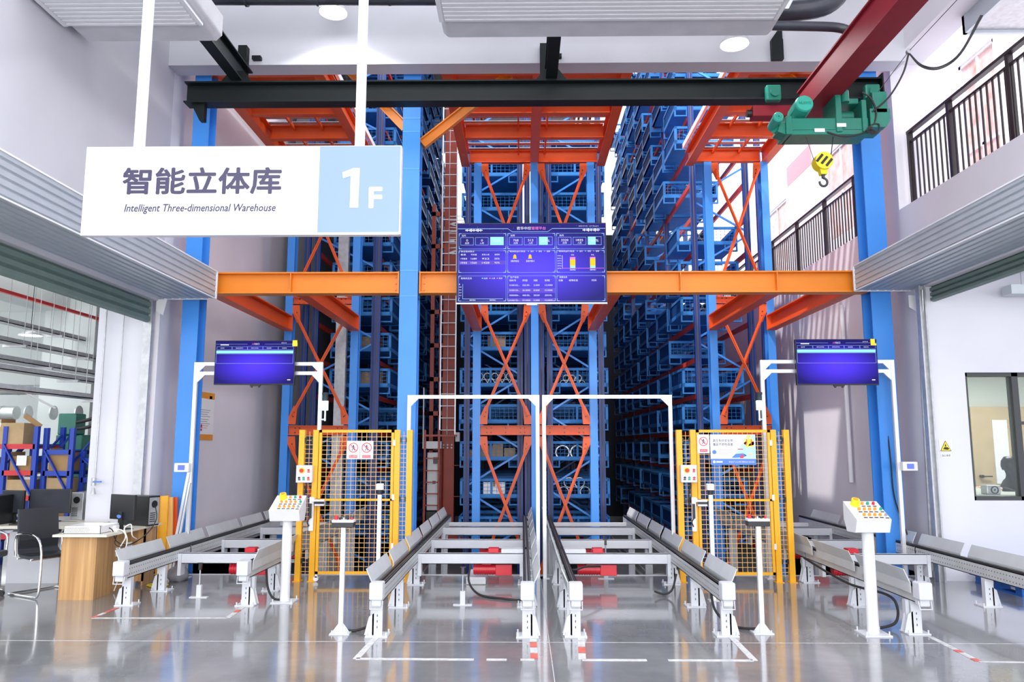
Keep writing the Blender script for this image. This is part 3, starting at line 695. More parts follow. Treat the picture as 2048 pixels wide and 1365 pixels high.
for q, mi in ((fr, 0), (ft, 0), (sp, 1)): far.add(q.v, q.f, mi)
ORDS = ['lowest', 'second', 'third', 'fourth', 'fifth', 'sixth', 'seventh', 'eighth', 'ninth', 'tenth', 'eleventh', 'twelfth', 'thirteenth', 'fourteenth', 'fifteenth', 'sixteenth', 'seventeenth', 'eighteenth']
DEEP = ['nearest', 'second nearest', 'third nearest', 'fourth nearest', 'fifth nearest', 'sixth nearest', 'seventh nearest', 'eighth nearest', 'ninth nearest', 'tenth nearest', 'eleventh nearest', 'twelfth nearest']
far_me = None; first = True; placed = []
stuff = {}
rr = random.Random(11)
slots = []
for side, xc in (('right', 3.465), ('left', -3.39)):
    for c in range(8):
        yc = RY+.06+.70+ (c//2)*BAY + (c % 2)*1.32
        for k in range(18): slots.append((side, xc, c, yc, k))
for side, xc in (('centre left', -.83), ('centre right', .83)):
    for c in range(4):
        yc = RY+.02+.66+(c//2)*BAY+(c % 2)*1.34
        for k in range(12): slots.append((side, xc, c, yc, k))
crate_at = {}
for side, xc, c, yc, k in slots:
    u = rr.random()
    if side in ('right', 'left') and u < (.05 if k < 7 else .30): continue
    if side.startswith('centre') and c == 0 and k in (8,) : continue
    detail = (side in ('right', 'left') and c < 2 and k < 13) or (side.startswith('centre') and c == 0)
    single = (side == 'right' and c < 8 and k < 17) or (side == 'left' and c < 6 and k < 15) or (side.startswith('centre') and c < 1)
    loc = (xc+rr.uniform(-.02, .02), yc+rr.uniform(-.03, .03), LV[k])
    names = {'right': 'the right rack', 'left': 'the left rack', 'centre left': 'the rack behind the left half of the central frame', 'centre right': 'the rack behind the right half of the central frame'}[side]
    lab = 'blue crate on the %s shelf of %s, %s the viewer' % (ORDS[k], names, DEEP[c]) if not side.startswith('centre') else 'blue mesh crate on the %s shelf behind the %s' % (ORDS[k], names.split('behind the ')[1])
    grp = 'blue crates in ' + names
    if detail:
        if first: o = proto; first = False
        else: o = copy_tree(proto)
        o.location = loc; o['label'] = lab; o['group'] = grp
        crate_at[(side, c, k)] = loc
    elif single:
        if far_me is None:
            o = obj_one('steel_crate', far, ['crate', 'crate_side'], None, lab, 'crate', grp); far_me = o.data; ctr = o.location.copy()
        else:
            o = bpy.data.objects.new('steel_crate', far_me); COL.objects.link(o); tag(o, lab, 'crate', grp)
        o.location = Vector(loc)+ctr
        crate_at[(side, c, k)] = loc
    else: stuff.setdefault(side, []).append(loc)
for side, L in stuff.items():
    b = MB()
    for (x, y, z) in L: b.add([(p[0]+x, p[1]+y, p[2]+z) for p in far.v], far.f, 0); b.m[-len(far.f):] = far.m
    nm = {'right': 'far end of the right rack', 'left': 'far part of the left rack', 'centre left': 'rack behind the left half of the central frame, further back', 'centre right': 'rack behind the right half of the central frame, further back'}[side]
    obj('steel_crate', b, ['crate', 'crate_side'], None, 'mass of blue steel crates in the '+nm, 'crates', kind='stuff')

# goods in the crates nearest the viewer
def carton(x, y, z, w, d, h, label, m='card'):
    r = thing('cardboard_box', label, 'box', (x, y, z), 'cardboard boxes stored in crates')
    b = MB(); b.box(x-w/2, x+w/2, y-d/2, y+d/2, z, z+h); obj('carton', b, m, r, bevel=.004)
    b = MB(); b.box(x-.025, x+.025, y-d/2-.002, y+d/2, z+h, z+h+.002); b.box(x-.025, x+.025, y-d/2-.002, y-d/2, z+h*.7, z+h); obj('packing_tape', b, 'card2', r)
    return r
def pipes(spec, side, label, grp):
    for n, (x, y, z, R) in enumerate(spec):
        b = MB(); b.ring((x, y, z+R), (0, 1, 0), R, R*.16, 1.0, 20, 0)
        obj('steel_pipe', b, 'galv', None, ORDS[n].replace('lowest', 'first')+' '+label, 'pipe', grp)
def base_of(side, c, k): l = crate_at.get((side, c, k)); return l
for key, w, l in ((('left', 0, 5), .5, 'brown cardboard box in the left rack above the left tv'), (('left', 0, 4), .6, 'brown cardboard box in the left rack beside the left tv'), (('left', 1, 4), .7, 'brown cardboard box deeper in the left rack beside the left tv'),
                  (('centre left', 0, 5), .35, 'brown cardboard box in the central rack, just below the big screen'), (('left', 0, 3), .3, 'small cardboard box in the left rack behind the green beacon')):
    p = base_of(*key)
    if p: carton(p[0]+.1, p[1]-.25, p[2]+.15, w, .4, .30, l, 'card')
p = base_of('centre left', 0, 2)
if p:
    for i, (dx, w, h) in enumerate(((-.12, .3, .26), (.13, .2, .30), (.36, .22, .22), (-.4, .18, .18))):
        carton(p[0]+dx, p[1]-.3, p[2]+.15, w, .3, h, ['pale carton in the crate behind the left portal, beside a taller one', 'tallest pale carton in the crate behind the left portal', 'carton at the right of the crate behind the left portal', 'smallest carton at the left of the crate behind the left portal'][i], 'card2')
for key, n, R, z0, l in ((('centre right', 0, 2), 2, .14, 0, 'large steel ring pipe lying in the right centre rack above the portal bar'), (('centre right', 0, 1), 3, .10, 0, 'steel tube in the crate behind the right portal'),
                         (('centre left', 0, 4), 6, .07, 0, 'thin steel tube in the crate behind the left orange cross'), (('centre left', 0, 3), 2, .06, 0, 'short steel tube in the crate behind the left portal bar'),
                         (('right', 0, 6), 5, .065, 0, 'steel tube in the right rack just above the orange beam'), (('right', 0, 1), 2, .14, 0, 'large steel ring behind the right gate mesh'),
                         (('right', 0, 8), 3, .07, 0, 'steel tube high in the right rack'), (('centre right', 0, 4), 4, .06, 0, 'steel tube in the crate behind the right orange cross'), (('centre right', 0, 7), 1, .13, 0, 'large steel ring high in the right centre rack')):
    p = base_of(*key)
    if not p: continue
    sp_ = []; x = p[0]-.28
    for i in range(n): sp_.append((x, p[1]-.52, p[2]+.148, R)); x += 2*R+.004
    if n >= 3:
        x = p[0]-.28+R
        for i in range(n-1): sp_.append((x, p[1]-.52, p[2]+.148+R*1.74, R)); x += 2*R+.004
    pipes(sp_, key[0], l, l+'s' if not l.endswith('s') else l)
for i, dx in enumerate((-.42, -.12, .18, .45)):
    p = base_of('centre left', 0, 7)
    if p:
        b = MB(); b.lathe((p[0]+dx, p[1]-.3, p[2]+.15), [(0, 0), (.12, 0), (.12, .02), (.05, .03), (.05, .17), (.12, .18), (.12, .2), (0, .2)], 18)
        obj('cable_reel', b, 'card2', None, ['leftmost', 'second', 'third', 'rightmost'][i]+' pale reel in the crate just above the big screen', 'reel', 'pale reels above the screen')
p = base_of('centre left', 0, 1)
if p: carton(p[0]+.05, p[1]-.3, p[2]+.15, .42, .4, .28, 'scuffed metal coloured box in the crate behind the left centre conveyor', 'galv')

# galvanised duct strip at the left
b = MB(); b.box(-3.80, -3.60, 14.62, 14.74, -.8, 6.2)
for z in (.4, 1.6, 2.8, 4.0, 5.2): b.box(-3.805, -3.595, 14.615, 14.745, z, z+.02)
obj('galvanised_duct', b, 'galv', None, 'flat galvanised duct rising behind the left orange cross bracing', 'duct')

# stacker crane in the left aisle
r = thing('stacker_crane', 'red oxide stacker crane with twin masts standing in the left aisle', 'stacker crane', (-2.0, 17, -.75))
b = MB(); b.box(-1.99, -1.72, 17.05, 17.4, -.3, 13); b.cyl((-2.0, 17.02, -.3), (-2.0, 17.02, 1.6), .05, n=10)
for z in (1.62, 1.68): 
    for x in (-1.95, -1.86, -1.77): b.cyl((x, 17.05, z), (x, 17.0, z), .02, n=8, m=1)
obj('mast', b, ['crane', 'paper'], r)
b = MB(); letter(b, 'HUAHENG', -1.88, -1.79, 5.95, 6.85, 17.04, 0, bold=.01, plane='down'); obj('lettering', b, 'duct', r)
b = MB(); b.box(-2.34, -2.25, 17.6, 17.75, -.3, 7.3); b.box(-2.14, -2.08, 17.6, 17.75, -.3, 7.3); z = 0
while z < 7.2: b.box(-2.34, -2.02, 17.6, 17.66, z, z+.10); z += .78
obj('second_mast', b, 'crane', r)
b = MB()
for x in (-2.02, -1.69): b.box(x-.013, x+.013, 16.86, 16.89, 1.9, 13)
z = 2.0
while z < 13: b.cyl((-2.02, 16.875, z), (-1.69, 16.875, z), .012, n=6); z += .262
b.cyl((-1.86, 16.84, 1.9), (-1.86, 16.84, 13), .006, n=6)
obj('ladder', b, 'alu', r)
b = MB(); b.box(-2.27, -2.0, 16.75, 17.0, .30, 1.52); obj('control_cabinet', b, 'paper', r, bevel=.01)
b = MB()
for x in (-2.30, -2.0): b.box(x-.022, x+.022, 16.55, 16.6, -.15, 2.0)
for z in (.42, .66, .9, 1.14, 1.4): b.box(-2.30, -2.0, 16.55, 16.58, z-.012, z+.012)
b.box(-2.36, -1.3, 16.5, 17.7, -.35, -.1); b.box(-2.33, -1.4, 16.5, 16.56, -.12, -.04); b.box(-2.34, -1.62, 16.52, 16.58, 1.86, 1.90)
b.box(-1.45, -1.41, 16.55, 16.6, -.1, 1.9); b.box(-2.28, -2.2, 16.6, 16.7, -.78, -.1)
for z in (1.25, .6): b.cyl((-1.72, 16.6, z), (-1.43, 16.6, z), .01, n=6)
obj('service_cage', b, 'crane', r)
b = MB(); b.box(-2.30, -1.95, 16.6, 16.9, 1.6, 1.76); b.box(-1.66, -1.56, 16.6, 16.7, 1.75, 1.95); b.box(-2.345, -2.32, 16.5, 16.53, 1.6, 2.9); obj('drive_unit', b, 'acwhite', r, bevel=.01)
b = MB(); b.box(-2.27, -2.0, 16.7, 17.0, .06, .28); b.box(-2.15, -2.08, 16.74, 16.75, .86, .92); b.box(-2.14, -2.0, 16.74, 16.75, 1.28, 1.42); obj('dark_panel', b, 'black', r)
b = MB(); b.box(-2.15, -2.0, 14.8, 27.4, -.8, -.76); b.box(-2.09, -2.06, 14.8, 27.4, -.76, -.66); obj('crane_rail', b, 'galv', None, 'steel rail on the pit floor of the left aisle', 'rail')
b = MB(); b.box(2.0, 2.15, 14.8, 27.4, -.8, -.76); b.box(2.06, 2.09, 14.8, 27.4, -.76, -.66); obj('crane_rail', b, 'galv', None, 'steel rail on the pit floor of the right aisle', 'rail')
# ================================================================ CONVEYORS
def conveyor(label, xo, xi, y0o, y0i, legs_o, legs_i, y1=14.05, cable=None, motor=True):
    """xo = outer rail, xi = inner rail"""
    r = thing('chain_conveyor', label, 'conveyor', ((xo+xi)/2, 10.5, 0), 'grey chain conveyors')
    so = 1 if xo > xi else -1
    ZT = .43
    for x, y0, s, legs in ((xo, y0o, so, legs_o), (xi, y0i, -so, legs_i)):
        b = MB()
        for (a, c) in ((y0, 9.95), (9.99, y1)):
            b.box(x-.035, x+.035, a, c, ZT-.008, ZT); b.box(x-.035, x+.035, a, c, ZT-.14, ZT-.132); b.box(x-.035, x-.028, a, c, ZT-.14, ZT); b.box(x+.028, x+.035, a, c, ZT-.14, ZT)
        yy = y0+.08
        inner = -s
        while yy < 12.5:
            for z in (ZT-.045, ZT-.10):
                xx = x+inner*.0352; b.prism([(yy-.006, z-.006), (yy+.006, z-.006), (yy+.006, z+.006), (yy-.006, z+.006)], 'x', xx, xx+inner*.0008, 1)
            yy += .05
        obj('rail', b, ['convrail', 'hole'], r)
        b = MB(); b.box(x-.03, x-.008, y0+.02, y1, ZT, ZT+.022); b.box(x+.006, x+.024, y0+.02, y1, ZT, ZT+.018); obj('chain', b, 'chain', r)
        b = MB(); b.box(x-.06, x+.06, y0-.10, y0+.03, ZT-.10, ZT+.05); b.box(x-.045, x+.045, y0-.07, y0+.03, ZT-.16, ZT-.10); obj('head_cover', b, 'conv', r, bevel=.012)
        b = MB(); b.tube([(x-.055, y0-.06, ZT-.11), (x-.055, y0-.075, ZT-.18), (x+.055, y0-.075, ZT-.18), (x+.055, y0-.06, ZT-.11)], .006, 6); obj('wire_guard', b, 'conv', r)
        ys = y0+.05; n = 0
        while ys < y1-.3:
            L = (1.05, 1.05, 1.15, .95)[n % 4]; b = MB(); xs = x+s*.06
            prof = [(xs, ZT-.06), (xs, ZT+.03), (xs+s*.055, ZT+.15), (xs+s*.061, ZT+.147), (xs+s*.007, ZT+.026), (xs+s*.007, ZT-.06)]
            b.prism(prof, 'y', ys, ys+L)
            for q in (ys+.1, ys+L-.12): b.box(x+s*.03, xs+s*.004, q, q+.05, ZT-.05, ZT-.01)
            obj('guide_plate', b, 'guide', r); ys += L+.14; n += 1
        for ly in legs:
            zb = 0 if ly < 10.4 else -.8
            b = MB()
            b.box(x-.035, x+.035, ly-.035, ly+.035, zb+.012, ZT-.14)
            b.box(x-.045, x+.045, ly-.045, ly-.037, zb+.012, zb+.26) if zb == 0 else None
            b.box(x+s*.04, x+s*.072, ly+.0, ly+.06, zb+.012, ZT-.14)
            gs = s
            b.prism([(x+gs*.03, zb+.012), (x+gs*.115, zb+.012), (x+gs*.075, zb+.17), (x+gs*.03, zb+.20)], 'y', ly-.045, ly-.037)
            b.prism([(x+gs*.03, zb+.012), (x+gs*.115, zb+.012), (x+gs*.075, zb+.17), (x+gs*.03, zb+.20)], 'y', ly+.03, ly+.038)
            for z in (.07, .12, .17): b.box(x-.004, x+.004, ly-.0462, ly-.0448, zb+z, zb+z+.02, 1)
            obj('leg', b, ['conv', 'hole'], r)
            b = MB(); b.box(x-.10, x+.10+0*gs, ly-.09, ly+.09, zb, zb+.012)
            for sx in (-1, 1):
                for sy in (-1, 1): b.cyl((x+sx*.085, ly+sy*.07, zb+.01), (x+sx*.085, ly+sy*.07, zb+.04), .008, n=6)
            obj('foot_plate', b, 'conv', r)
    xa, xb = sorted((xo, xi))
    for y in (9.62, 11.0, 12.6):
        b = MB(); b.box(xa+.04, xb-.04, y, y+.008, .26, .385); b.box(xa+.04, xb-.04, y, y+.07, .378, .385); b.box(xa+.04, xb-.04, y, y+.07, .26, .267)
        b.box(xa+.035, xa+.075, y-.02, y+.1, .12, .38); b.box(xb-.075, xb-.035, y-.02, y+.1, .12, .38)
        obj('cross_member', b, 'conv', r)
    b = MB(); b.box(xa+.03, xb-.03, 13.6, 13.66, .30, .36); b.box(xa+.03, xb-.03, 10.3, 10.34, .17, .21); b.cyl((xa+.03, 9.9, .235), (xb-.03, 9.9, .235), .018, n=10); b.cyl((xa+.03, 11.3, .26), (xb-.03, 11.3, .26), .018, n=10)
    obj('drive_shaft', b, 'conv', r)
    mx = xi+so*.42 if xi != 0 else xi
    for y, tag_ in ((9.72, 0), (11.12, 1)):
        b = MB(); b.cyl((mx-.22, y, .185), (mx+.06, y, .185), .062, n=18); b.box(mx+.05, mx+.25, y-.07, y+.07, .12, .25)
        for k in range(8): b.cyl((mx-.20+k*.03, y, .185), (mx-.192+k*.03, y, .185), .069, n=18)
        b.box(mx-.12, mx+.0, y-.06, y+.02, .24, .29)
        obj('gear_motor', b, 'motor', r, bevel=.006)
    b = MB(); b.box(mx-.04, mx+.09, 9.66, 9.80, .385, .44); obj('red_switch_box', b, 'motor', r, bevel=.01)
    b = MB(); b.box(mx+.12 if so < 0 else mx-.45, mx+.45 if so < 0 else mx-.12, 9.66, 9.86, .385, .43); obj('cable_tray_lid', b, 'conv', r, bevel=.005)
    if cable:
        b = MB(); b.tube(smooth_pts(cable), .013); obj('power_cable', b, 'rubber', r)
    return r
conveyor('left centre chain conveyor leading into the rack behind the left portal', -1.53, -.19, 7.15, 7.15, (7.2, 8.43, 9.75, 11.6, 13.4), (7.2, 8.48, 9.8, 11.6, 13.4),
         cable=[(-.86, 9.6, .25), (-.86, 9.35, .10), (-.72, 9.0, .02), (-.45, 8.8, .015), (-.22, 8.75, .02), (-.19, 8.7, .2)])
conveyor('right centre chain conveyor leading into the rack behind the right portal', 1.59, .24, 7.18, 7.15, (7.25, 8.5, 9.82, 11.6, 13.4), (7.22, 8.4, 9.8, 11.6, 13.4),
         cable=[(.24, 9.5, .30), (.35, 9.2, .26), (.5, 9.3, .28), (.7, 9.55, .25)])
conveyor('far left chain conveyor beside the wooden desk', -4.45, -3.17, 8.35, 8.4, (8.5, 9.3, 11.6, 13.4), (8.5, 9.34, 11.6, 13.4),
         cable=[(-3.12, 8.95, .29), (-3.05, 8.8, .13), (-2.95, 8.7, .03), (-2.82, 8.66, .02)])
conveyor('far right chain conveyor running out of the picture', 4.70, 3.33, 5.4, 7.2, (6.9, 8.55, 9.98, 11.6, 13.4), (7.35, 8.52, 9.96, 11.6, 13.4),
         cable=[(3.26, 9.9, .30), (3.27, 9.2, .24), (3.26, 8.5, .22), (3.28, 7.75, .26), (3.30, 7.6, .17), (3.22, 7.5, .05), (3.0, 7.42, .02), (2.97, 7.4, .02)])

# small photo-eye stands and floor boxes in the middle of the conveyors
for x, y, z, l in ((-.87, 8.52, .32, 'small sensor stand on the floor inside the left centre conveyor'), (.83, 10.15, .42, 'small sensor stand on the floor inside the right centre conveyor'), (-3.85, 8.9, .3, 'small sensor stand on the floor inside the far left conveyor')):
    r = thing('sensor_stand', l, 'sensor stand', (x, y, 0), 'small sensor stands')
    b = MB(); b.box(x-.1, x+.1, y-.03, y+.03, 0, .008); b.box(x-.026, x+.026, y-.02, y+.02, .008, z*.45); obj('base', b, 'conv', r)
    b = MB(); b.cyl((x, y, z*.45), (x, y, z), .009, n=8); obj('rod', b, 'galv', r)
    b = MB(); b.box(x-.014, x+.014, y-.02, y+.02, z, z+.07); b.box(x-.03, x+.03, y-.01, y+.0, z+.07, z+.078); obj('photo_eye', b, ['black'], r)
for x, y, l in ((-.80, 9.78, 'grey steel box on the floor under the left centre conveyor'), (4.0, 10.1, 'grey steel box on the floor under the far right conveyor')):
    r = thing('floor_box', l, 'box', (x, y, 0), 'grey boxes under the conveyors'); b = MB(); b.box(x-.12, x+.12, y-.05, y+.55, 0, .09); obj('lid', b, 'conv', r, bevel=.008); b = MB(); b.box(x-.11, x+.11, y-.06, y-.05, .01, .06); obj('front_plate', b, 'convrail', r)

# ================================================================ FENCE, GATES
def mesh_panel(b, x0, x1, z0, z1, y, sx=.062, sz=.057, t=.0032):
    t = .0026; n = max(1, round((x1-x0)/sx)); k = max(1, round((z1-z0)/sz))
    for i in range(1, n): x = x0+(x1-x0)*i/n; b.box(x-t, x+t, y-t, y+t, z0, z1)
    for i in range(1, k): z = z0+(z1-z0)*i/k; b.box(x0, x1, y-t*2, y, z-t, z+t)
def fence_panel(xa, xb, label, w=.07):
    r = thing('fence_panel', label, 'fence', ((xa+xb)/2, 9.95, 0), 'narrow yellow fence panels beside the gates')
    for x in (xa, xb):
        b = MB(); b.box(x-w/2, x+w/2, 9.91, 9.98, .008, 1.88); b.box(x-w*.7, x+w*.7, 9.88, 10.01, 0, .008); obj('post', b, 'yellow', r)
    b = MB(); mesh_panel(b, xa+w/2, xb-w/2, .06, 1.86, 9.95, .055); obj('wire_mesh', b, 'wire', r)
    b = MB()
    for z in (.22, .98, 1.72):
        for s, x in ((1, xa+w/2), (-1, xb-w/2)): b.box(x, x+s*.02, 9.92, 9.95, z, z+.06)
    obj('clamp', b, 'black', r)
fence_panel(-3.045, -2.865, 'narrow yellow mesh panel to the left of the left gate')
fence_panel(-1.825, -1.665, 'narrow yellow mesh panel to the right of the left gate, before the middle column')
fence_panel(1.76, 1.935, 'narrow yellow mesh panel to the left of the right gate')
fence_panel(2.95, 3.115, 'narrow yellow mesh panel to the right of the right gate, by the wall')
def gate(x0, x1, label):
    r = thing('safety_gate', label, 'gate', ((x0+x1)/2, 9.93, 0), 'yellow mesh gates')
    b = MB(); y0, y1 = 9.905, 9.935; z0, z1 = .09, 1.88; w = .034
    b.box(x0, x0+w, y0, y1, z0, z1); b.box(x1-w, x1, y0, y1, z0, z1); b.box(x0, x1, y0, y1, z1-w, z1); b.box(x0, x1, y0, y1, z0, z0+w); b.box(x0, x1, y0, y1, .99, 1.015)
    obj('frame', b, 'yellow', r)
    b = MB(); mesh_panel(b, x0+w, x1-w, z0+w, .99, 9.92); mesh_panel(b, x0+w, x1-w, 1.015, z1-w, 9.92); obj('wire_mesh', b, 'wire', r)
    b = MB(); b.box(x0-.09, x0-.035, 9.87, 9.9, .62, 1.04); b.box(x0-.02, x0+.10, 9.85, 9.9, .93, 1.01); b.box(x0-.06, x0-.02, 9.85, 9.88, .98, 1.03)
    obj('latch_plate', b, 'alu', r, bevel=.004)
    b = MB(); b.box(x0-.02, x0+.10, 9.84, 9.85, .955, .985); b.box(x0-.085, x0-.055, 9.84, 9.87, .78, .96); b.tube(smooth_pts([(x0-.06, 9.85, .8), (x0-.10, 9.84, .74), (x0-.08, 9.85, .68)]), .008); obj('lock', b, 'black', r)
    b = MB()
    for z in (.4, 1.0, 1.68): b.box(x1-.01, x1+.02, 9.89, 9.905, z, z+.07)
    obj('hinge', b, 'alu', r)
    b = MB(); b.cyl((x0+.01, 9.90, .035), (x0+.01, 9.93, .035), .032, n=14); b.box(x0, x0+.03, 9.90, 9.93, .05, .09); obj('caster', b, 'paper', r)
gate(-2.82, -1.865, 'yellow mesh gate on the left, carrying two small prohibition signs')
gate(1.975, 2.905, 'yellow mesh gate on the right, carrying the blue safety poster')

def no_sign(b, cx, cz, R, y, fig=2):
    b.ring((cx, y, cz), (0, -1, 0), R, R*.16, .001, 26, 1)
    b.bar((cx-R*.62, y, cz+R*.62), (cx+R*.62, y, cz-R*.62), R*.14, .001, 1, up=(0, 1, 0))
    b.cyl((cx+.0, y+.0006, cz+R*.42), (cx, y-.0002, cz+R*.42), R*.13, n=10, m=fig)
    b.bar((cx, y+.0002, cz+R*.3), (cx-.005, y+.0002, cz-R*.1), R*.22, .001, fig, up=(0, 1, 0))
    b.bar((cx, y+.0002, cz-R*.05), (cx-R*.3, y+.0002, cz-R*.6), R*.13, .001, fig, up=(0, 1, 0)); b.bar((cx, y+.0002, cz-R*.05), (cx+R*.28, y+.0002, cz-R*.58), R*.13, .001, fig, up=(0, 1, 0))
    b.bar((cx, y+.0002, cz+R*.25), (cx+R*.4, y+.0002, cz-R*.05), R*.11, .001, fig, up=(0, 1, 0)); b.bar((cx, y+.0002, cz+R*.25), (cx-R*.4, y+.0002, cz+R*.05), R*.11, .001, fig, up=(0, 1, 0))
def prohibition(x0, x1, z0, z1, txt, label):
    y = 9.895; w = x1-x0; h = z1-z0; R = w*.38
    r = thing('prohibition_sign', label, 'sign', ((x0+x1)/2, y, z0), 'round prohibition signs on the gates')
    b = MB(); b.box(x0, x1, y, y+.004, z0, z1); obj('plate', b, 'signwhite', r)
    b = MB(); no_sign(b, (x0+x1)/2, z0+h*.63, R, y-.001); rect(b, x0+w*.18, x1-w*.18, z0+h*.07, z0+h*.22, y-.0005, 1)
    letter(b, txt, x0+w*.22, x1-w*.22, z0+h*.10, z0+h*.19, y-.003, 3, bold=.02)
    obj('pictogram', b, ['paper', 'printred', 'printdark', 'paper'], r)
prohibition(-2.46, -2.297, 1.51, 1.74, '禁止攀爬', 'white prohibition sign on the left gate, the left one of the pair')
prohibition(-2.293, -2.125, 1.51, 1.74, '未经许可不得入内', 'white prohibition sign on the left gate, the right one of the pair')
prohibition(1.985, 2.135, 1.585, 1.82, '未经许可不得入内', 'white prohibition sign on the right gate beside the blue poster')
# safety poster
y = 9.893; x0, x1, z0, z1 = 2.145, 2.715, 1.44, 1.82
r = thing('safety_poster', 'white and blue safety poster with drawn workers on the right gate', 'poster', (2.43, y, 1.44))
b = MB(); b.box(x0, x1, y, y+.004, z0, z1); obj('board', b, 'signwhite', r)
b = MB(); w = x1-x0; h = z1-z0
rect(b, x0, x1, z0, z0+h*.2, y, 1)
b.prism([(x0+w*.5, z0+h*.22), (x0+w*.82, z1-.004), (x1-.003, z1-.004), (x1-.003, z0+h*.22)], 'y', y-.001, y, 2)
letter(b, '高空系好安全带', x0+w*.06, x0+w*.5, z0+h*.75, z0+h*.85, y-.0025, 3, bold=.02); letter(b, '事故不把性命害', x0+w*.06, x0+w*.5, z0+h*.62, z0+h*.72, y-.0025, 3, bold=.02)
for k in range(4): rect(b, x0+w*.15, x0+w*(.48 if k != 3 else .40), z0+h*(.49-.045*k), z0+h*(.50-.045*k), y-.001, 4)
b.cyl((x0+w*.085, y, z0+h*.42), (x0+w*.085, y-.002, z0+h*.42), h*.07, n=16, m=1)
b.cyl((x0+w*.075, y-.001, z0+h*.1), (x0+w*.075, y-.003, z0+h*.1), h*.045, n=14, m=5)
letter(b, '安全生产 人人有责 预防为主 综合治理', x0+w*.40, x0+w*.96, z0+h*.07, z0+h*.125, y-.0025, 5, bold=.02)
rect(b, x0+w*.12, x0+w*.26, z0+h*.075, z0+h*.125, y-.0015, 5)
obj('print', b, ['paper', 'printblue', 'printlb', 'printdark', 'printpink', 'paper'], r)
b = MB(); Y1 = y-.0025   # two drawn workers, one above the other
def P2(px_, pz_): return (x0+w*px_, z0+h*pz_)
def poly(pts, m, k=0): b.prism([P2(*q) for q in pts], 'y', Y1-.0006*(k+1), Y1-.0006*k, m)
poly([(.74, .72), (.78, .86), (.93, .86), (.97, .72), (.95, .60), (.80, .58)], 4)
poly([(.70, .68), (.80, .78), (.82, .72), (.74, .64)], 2); poly([(.97, .80), (.99, .66), (.84, .62), (.85, .67)], 2)
b.cyl((x0+w*.85, Y1, z0+h*.90), (x0+w*.85, Y1-.001, z0+h*.90), h*.055, n=14, m=2); poly([(.79, .92), (.91, .92), (.90, .96), (.86, .985), (.81, .96)], 1, 2)
poly([(.80, .84), (.82, .84), (.80, .64), (.78, .64)], 3, 1); poly([(.90, .84), (.92, .84), (.91, .66), (.89, .66)], 3, 1)
poly([(.46, .23), (.55, .36), (.72, .38), (.80, .30), (.72, .25)], 5); poly([(.70, .44), (.82, .46), (.84, .34), (.76, .30)], 0)
b.cyl((x0+w*.87, Y1, z0+h*.36), (x0+w*.87, Y1-.002, z0+h*.36), h*.07, n=14, m=2); poly([(.80, .38), (.97, .38), (.95, .46), (.88, .50), (.82, .46)], 0, 3)
poly([(.60, .50), (.72, .50), (.72, .53), (.60, .53)], 6); poly([(.64, .22), (.72, .22), (.72, .34), (.68, .34)], 6, 3)
obj('drawn_workers', b, ['printlb', 'printyellow', 'skin', 'printred', 'printyellow', 'printblue', 'printred'], r)

def wall_box(x, z, y, label, w=.2, h=.215):
    r = thing('control_box', label, 'control box', (x, y, z), 'small control boxes on the fence')
    b = MB(); b.box(x, x+w, y-.08, y, z, z+h); obj('housing', b, 'acwhite', r, bevel=.006)
    yy = y-.08; b = MB(); b.cyl((x+w*.37, yy, z+h*.70), (x+w*.37, yy-.006, z+h*.70), .037, n=22); obj('yellow_ring', b, 'byellow', r)
    b = MB(); b.cyl((x+w*.37, yy, z+h*.70), (x+w*.37, yy-.035, z+h*.70), .024, n=20); obj('emergency_button', b, 'red', r)
    for dx, dz, m in ((.8, .70, 'red'), (.22, .25, 'black'), (.5, .25, 'printgreen'), (.8, .25, 'red')):
        b = MB(); b.box(x+w*dx-.016, x+w*dx+.016, yy-.003, yy, z+h*dz-.025, z+h*dz-.012); b.cyl((x+w*dx, yy, z+h*dz+.006), (x+w*dx, yy-.018, z+h*dz+.006), .014, n=14); obj('push_button', b, m, r)
    b = MB(); b.tube(smooth_pts([(x+w*.6, y-.03, z), (x+w*.62, y-.03, z-.06), (x+w*.5, y-.02, z-.14), (x+w*.52, y-.02, z-.3)]), .01); obj('cable', b, 'rubber', r)
wall_box(-3.075, 1.22, 9.89, 'grey control box with red emergency stop on the fence left of the left gate')
wall_box(1.75, 1.225, 9.89, 'grey control box with red emergency stop on the fence left of the right gate')

# ================================================================ PORTALS, BEACONS, SCREENS
def portal(x0, x1, z1, label, second=False, t=.045):
    r = thing('aluminium_portal', label, 'portal frame', ((x0+x1)/2, 10.2, 0), 'white aluminium portals over the conveyors'); y0, y1 = 10.18, 10.225
    for x in (x0, x1):
        b = MB(); b.box(x-t/2, x+t/2, y0, y1, .008, z1); b.box(x-t/2-.001, x+t/2+.001, y0+.015, y1-.015, .1, z1-.1, 1); b.box(x-.06, x+.06, y0-.04, y1+.04, 0, .008); obj('upright', b, ['alu', 'conv'], r)
    for zz in ([z1] if not second else [z1, z1-.125]):
        b = MB(); b.box(x0+t/2, x1-t/2, y0, y1, zz-t, zz); obj('crossbar', b, 'alu', r)
        for s, x in ((1, x0+t/2), (-1, x1-t/2)):
            b = MB(); b.prism([(x, zz-t), (x+s*.10, zz-t), (x, zz-t-.10)], 'y', y0+.008, y1-.008)
            for q in (.02, .05): b.cyl((x+s*q, y0+.008, zz-t-.02), (x+s*q, y0+.002, zz-t-.02), .006, n=6)
            obj('corner_plate', b, 'alu', r)
    return r
portal(-1.72, -.03, 2.34, 'white aluminium portal over the left centre conveyor')
portal(.055, 1.71, 2.34, 'white aluminium portal over the right centre conveyor')
portal(-4.57, -2.90, 2.78, 'double barred aluminium portal carrying the left tv', True)
portal(2.93, 4.64, 2.80, 'double barred aluminium portal carrying the right tv', True)

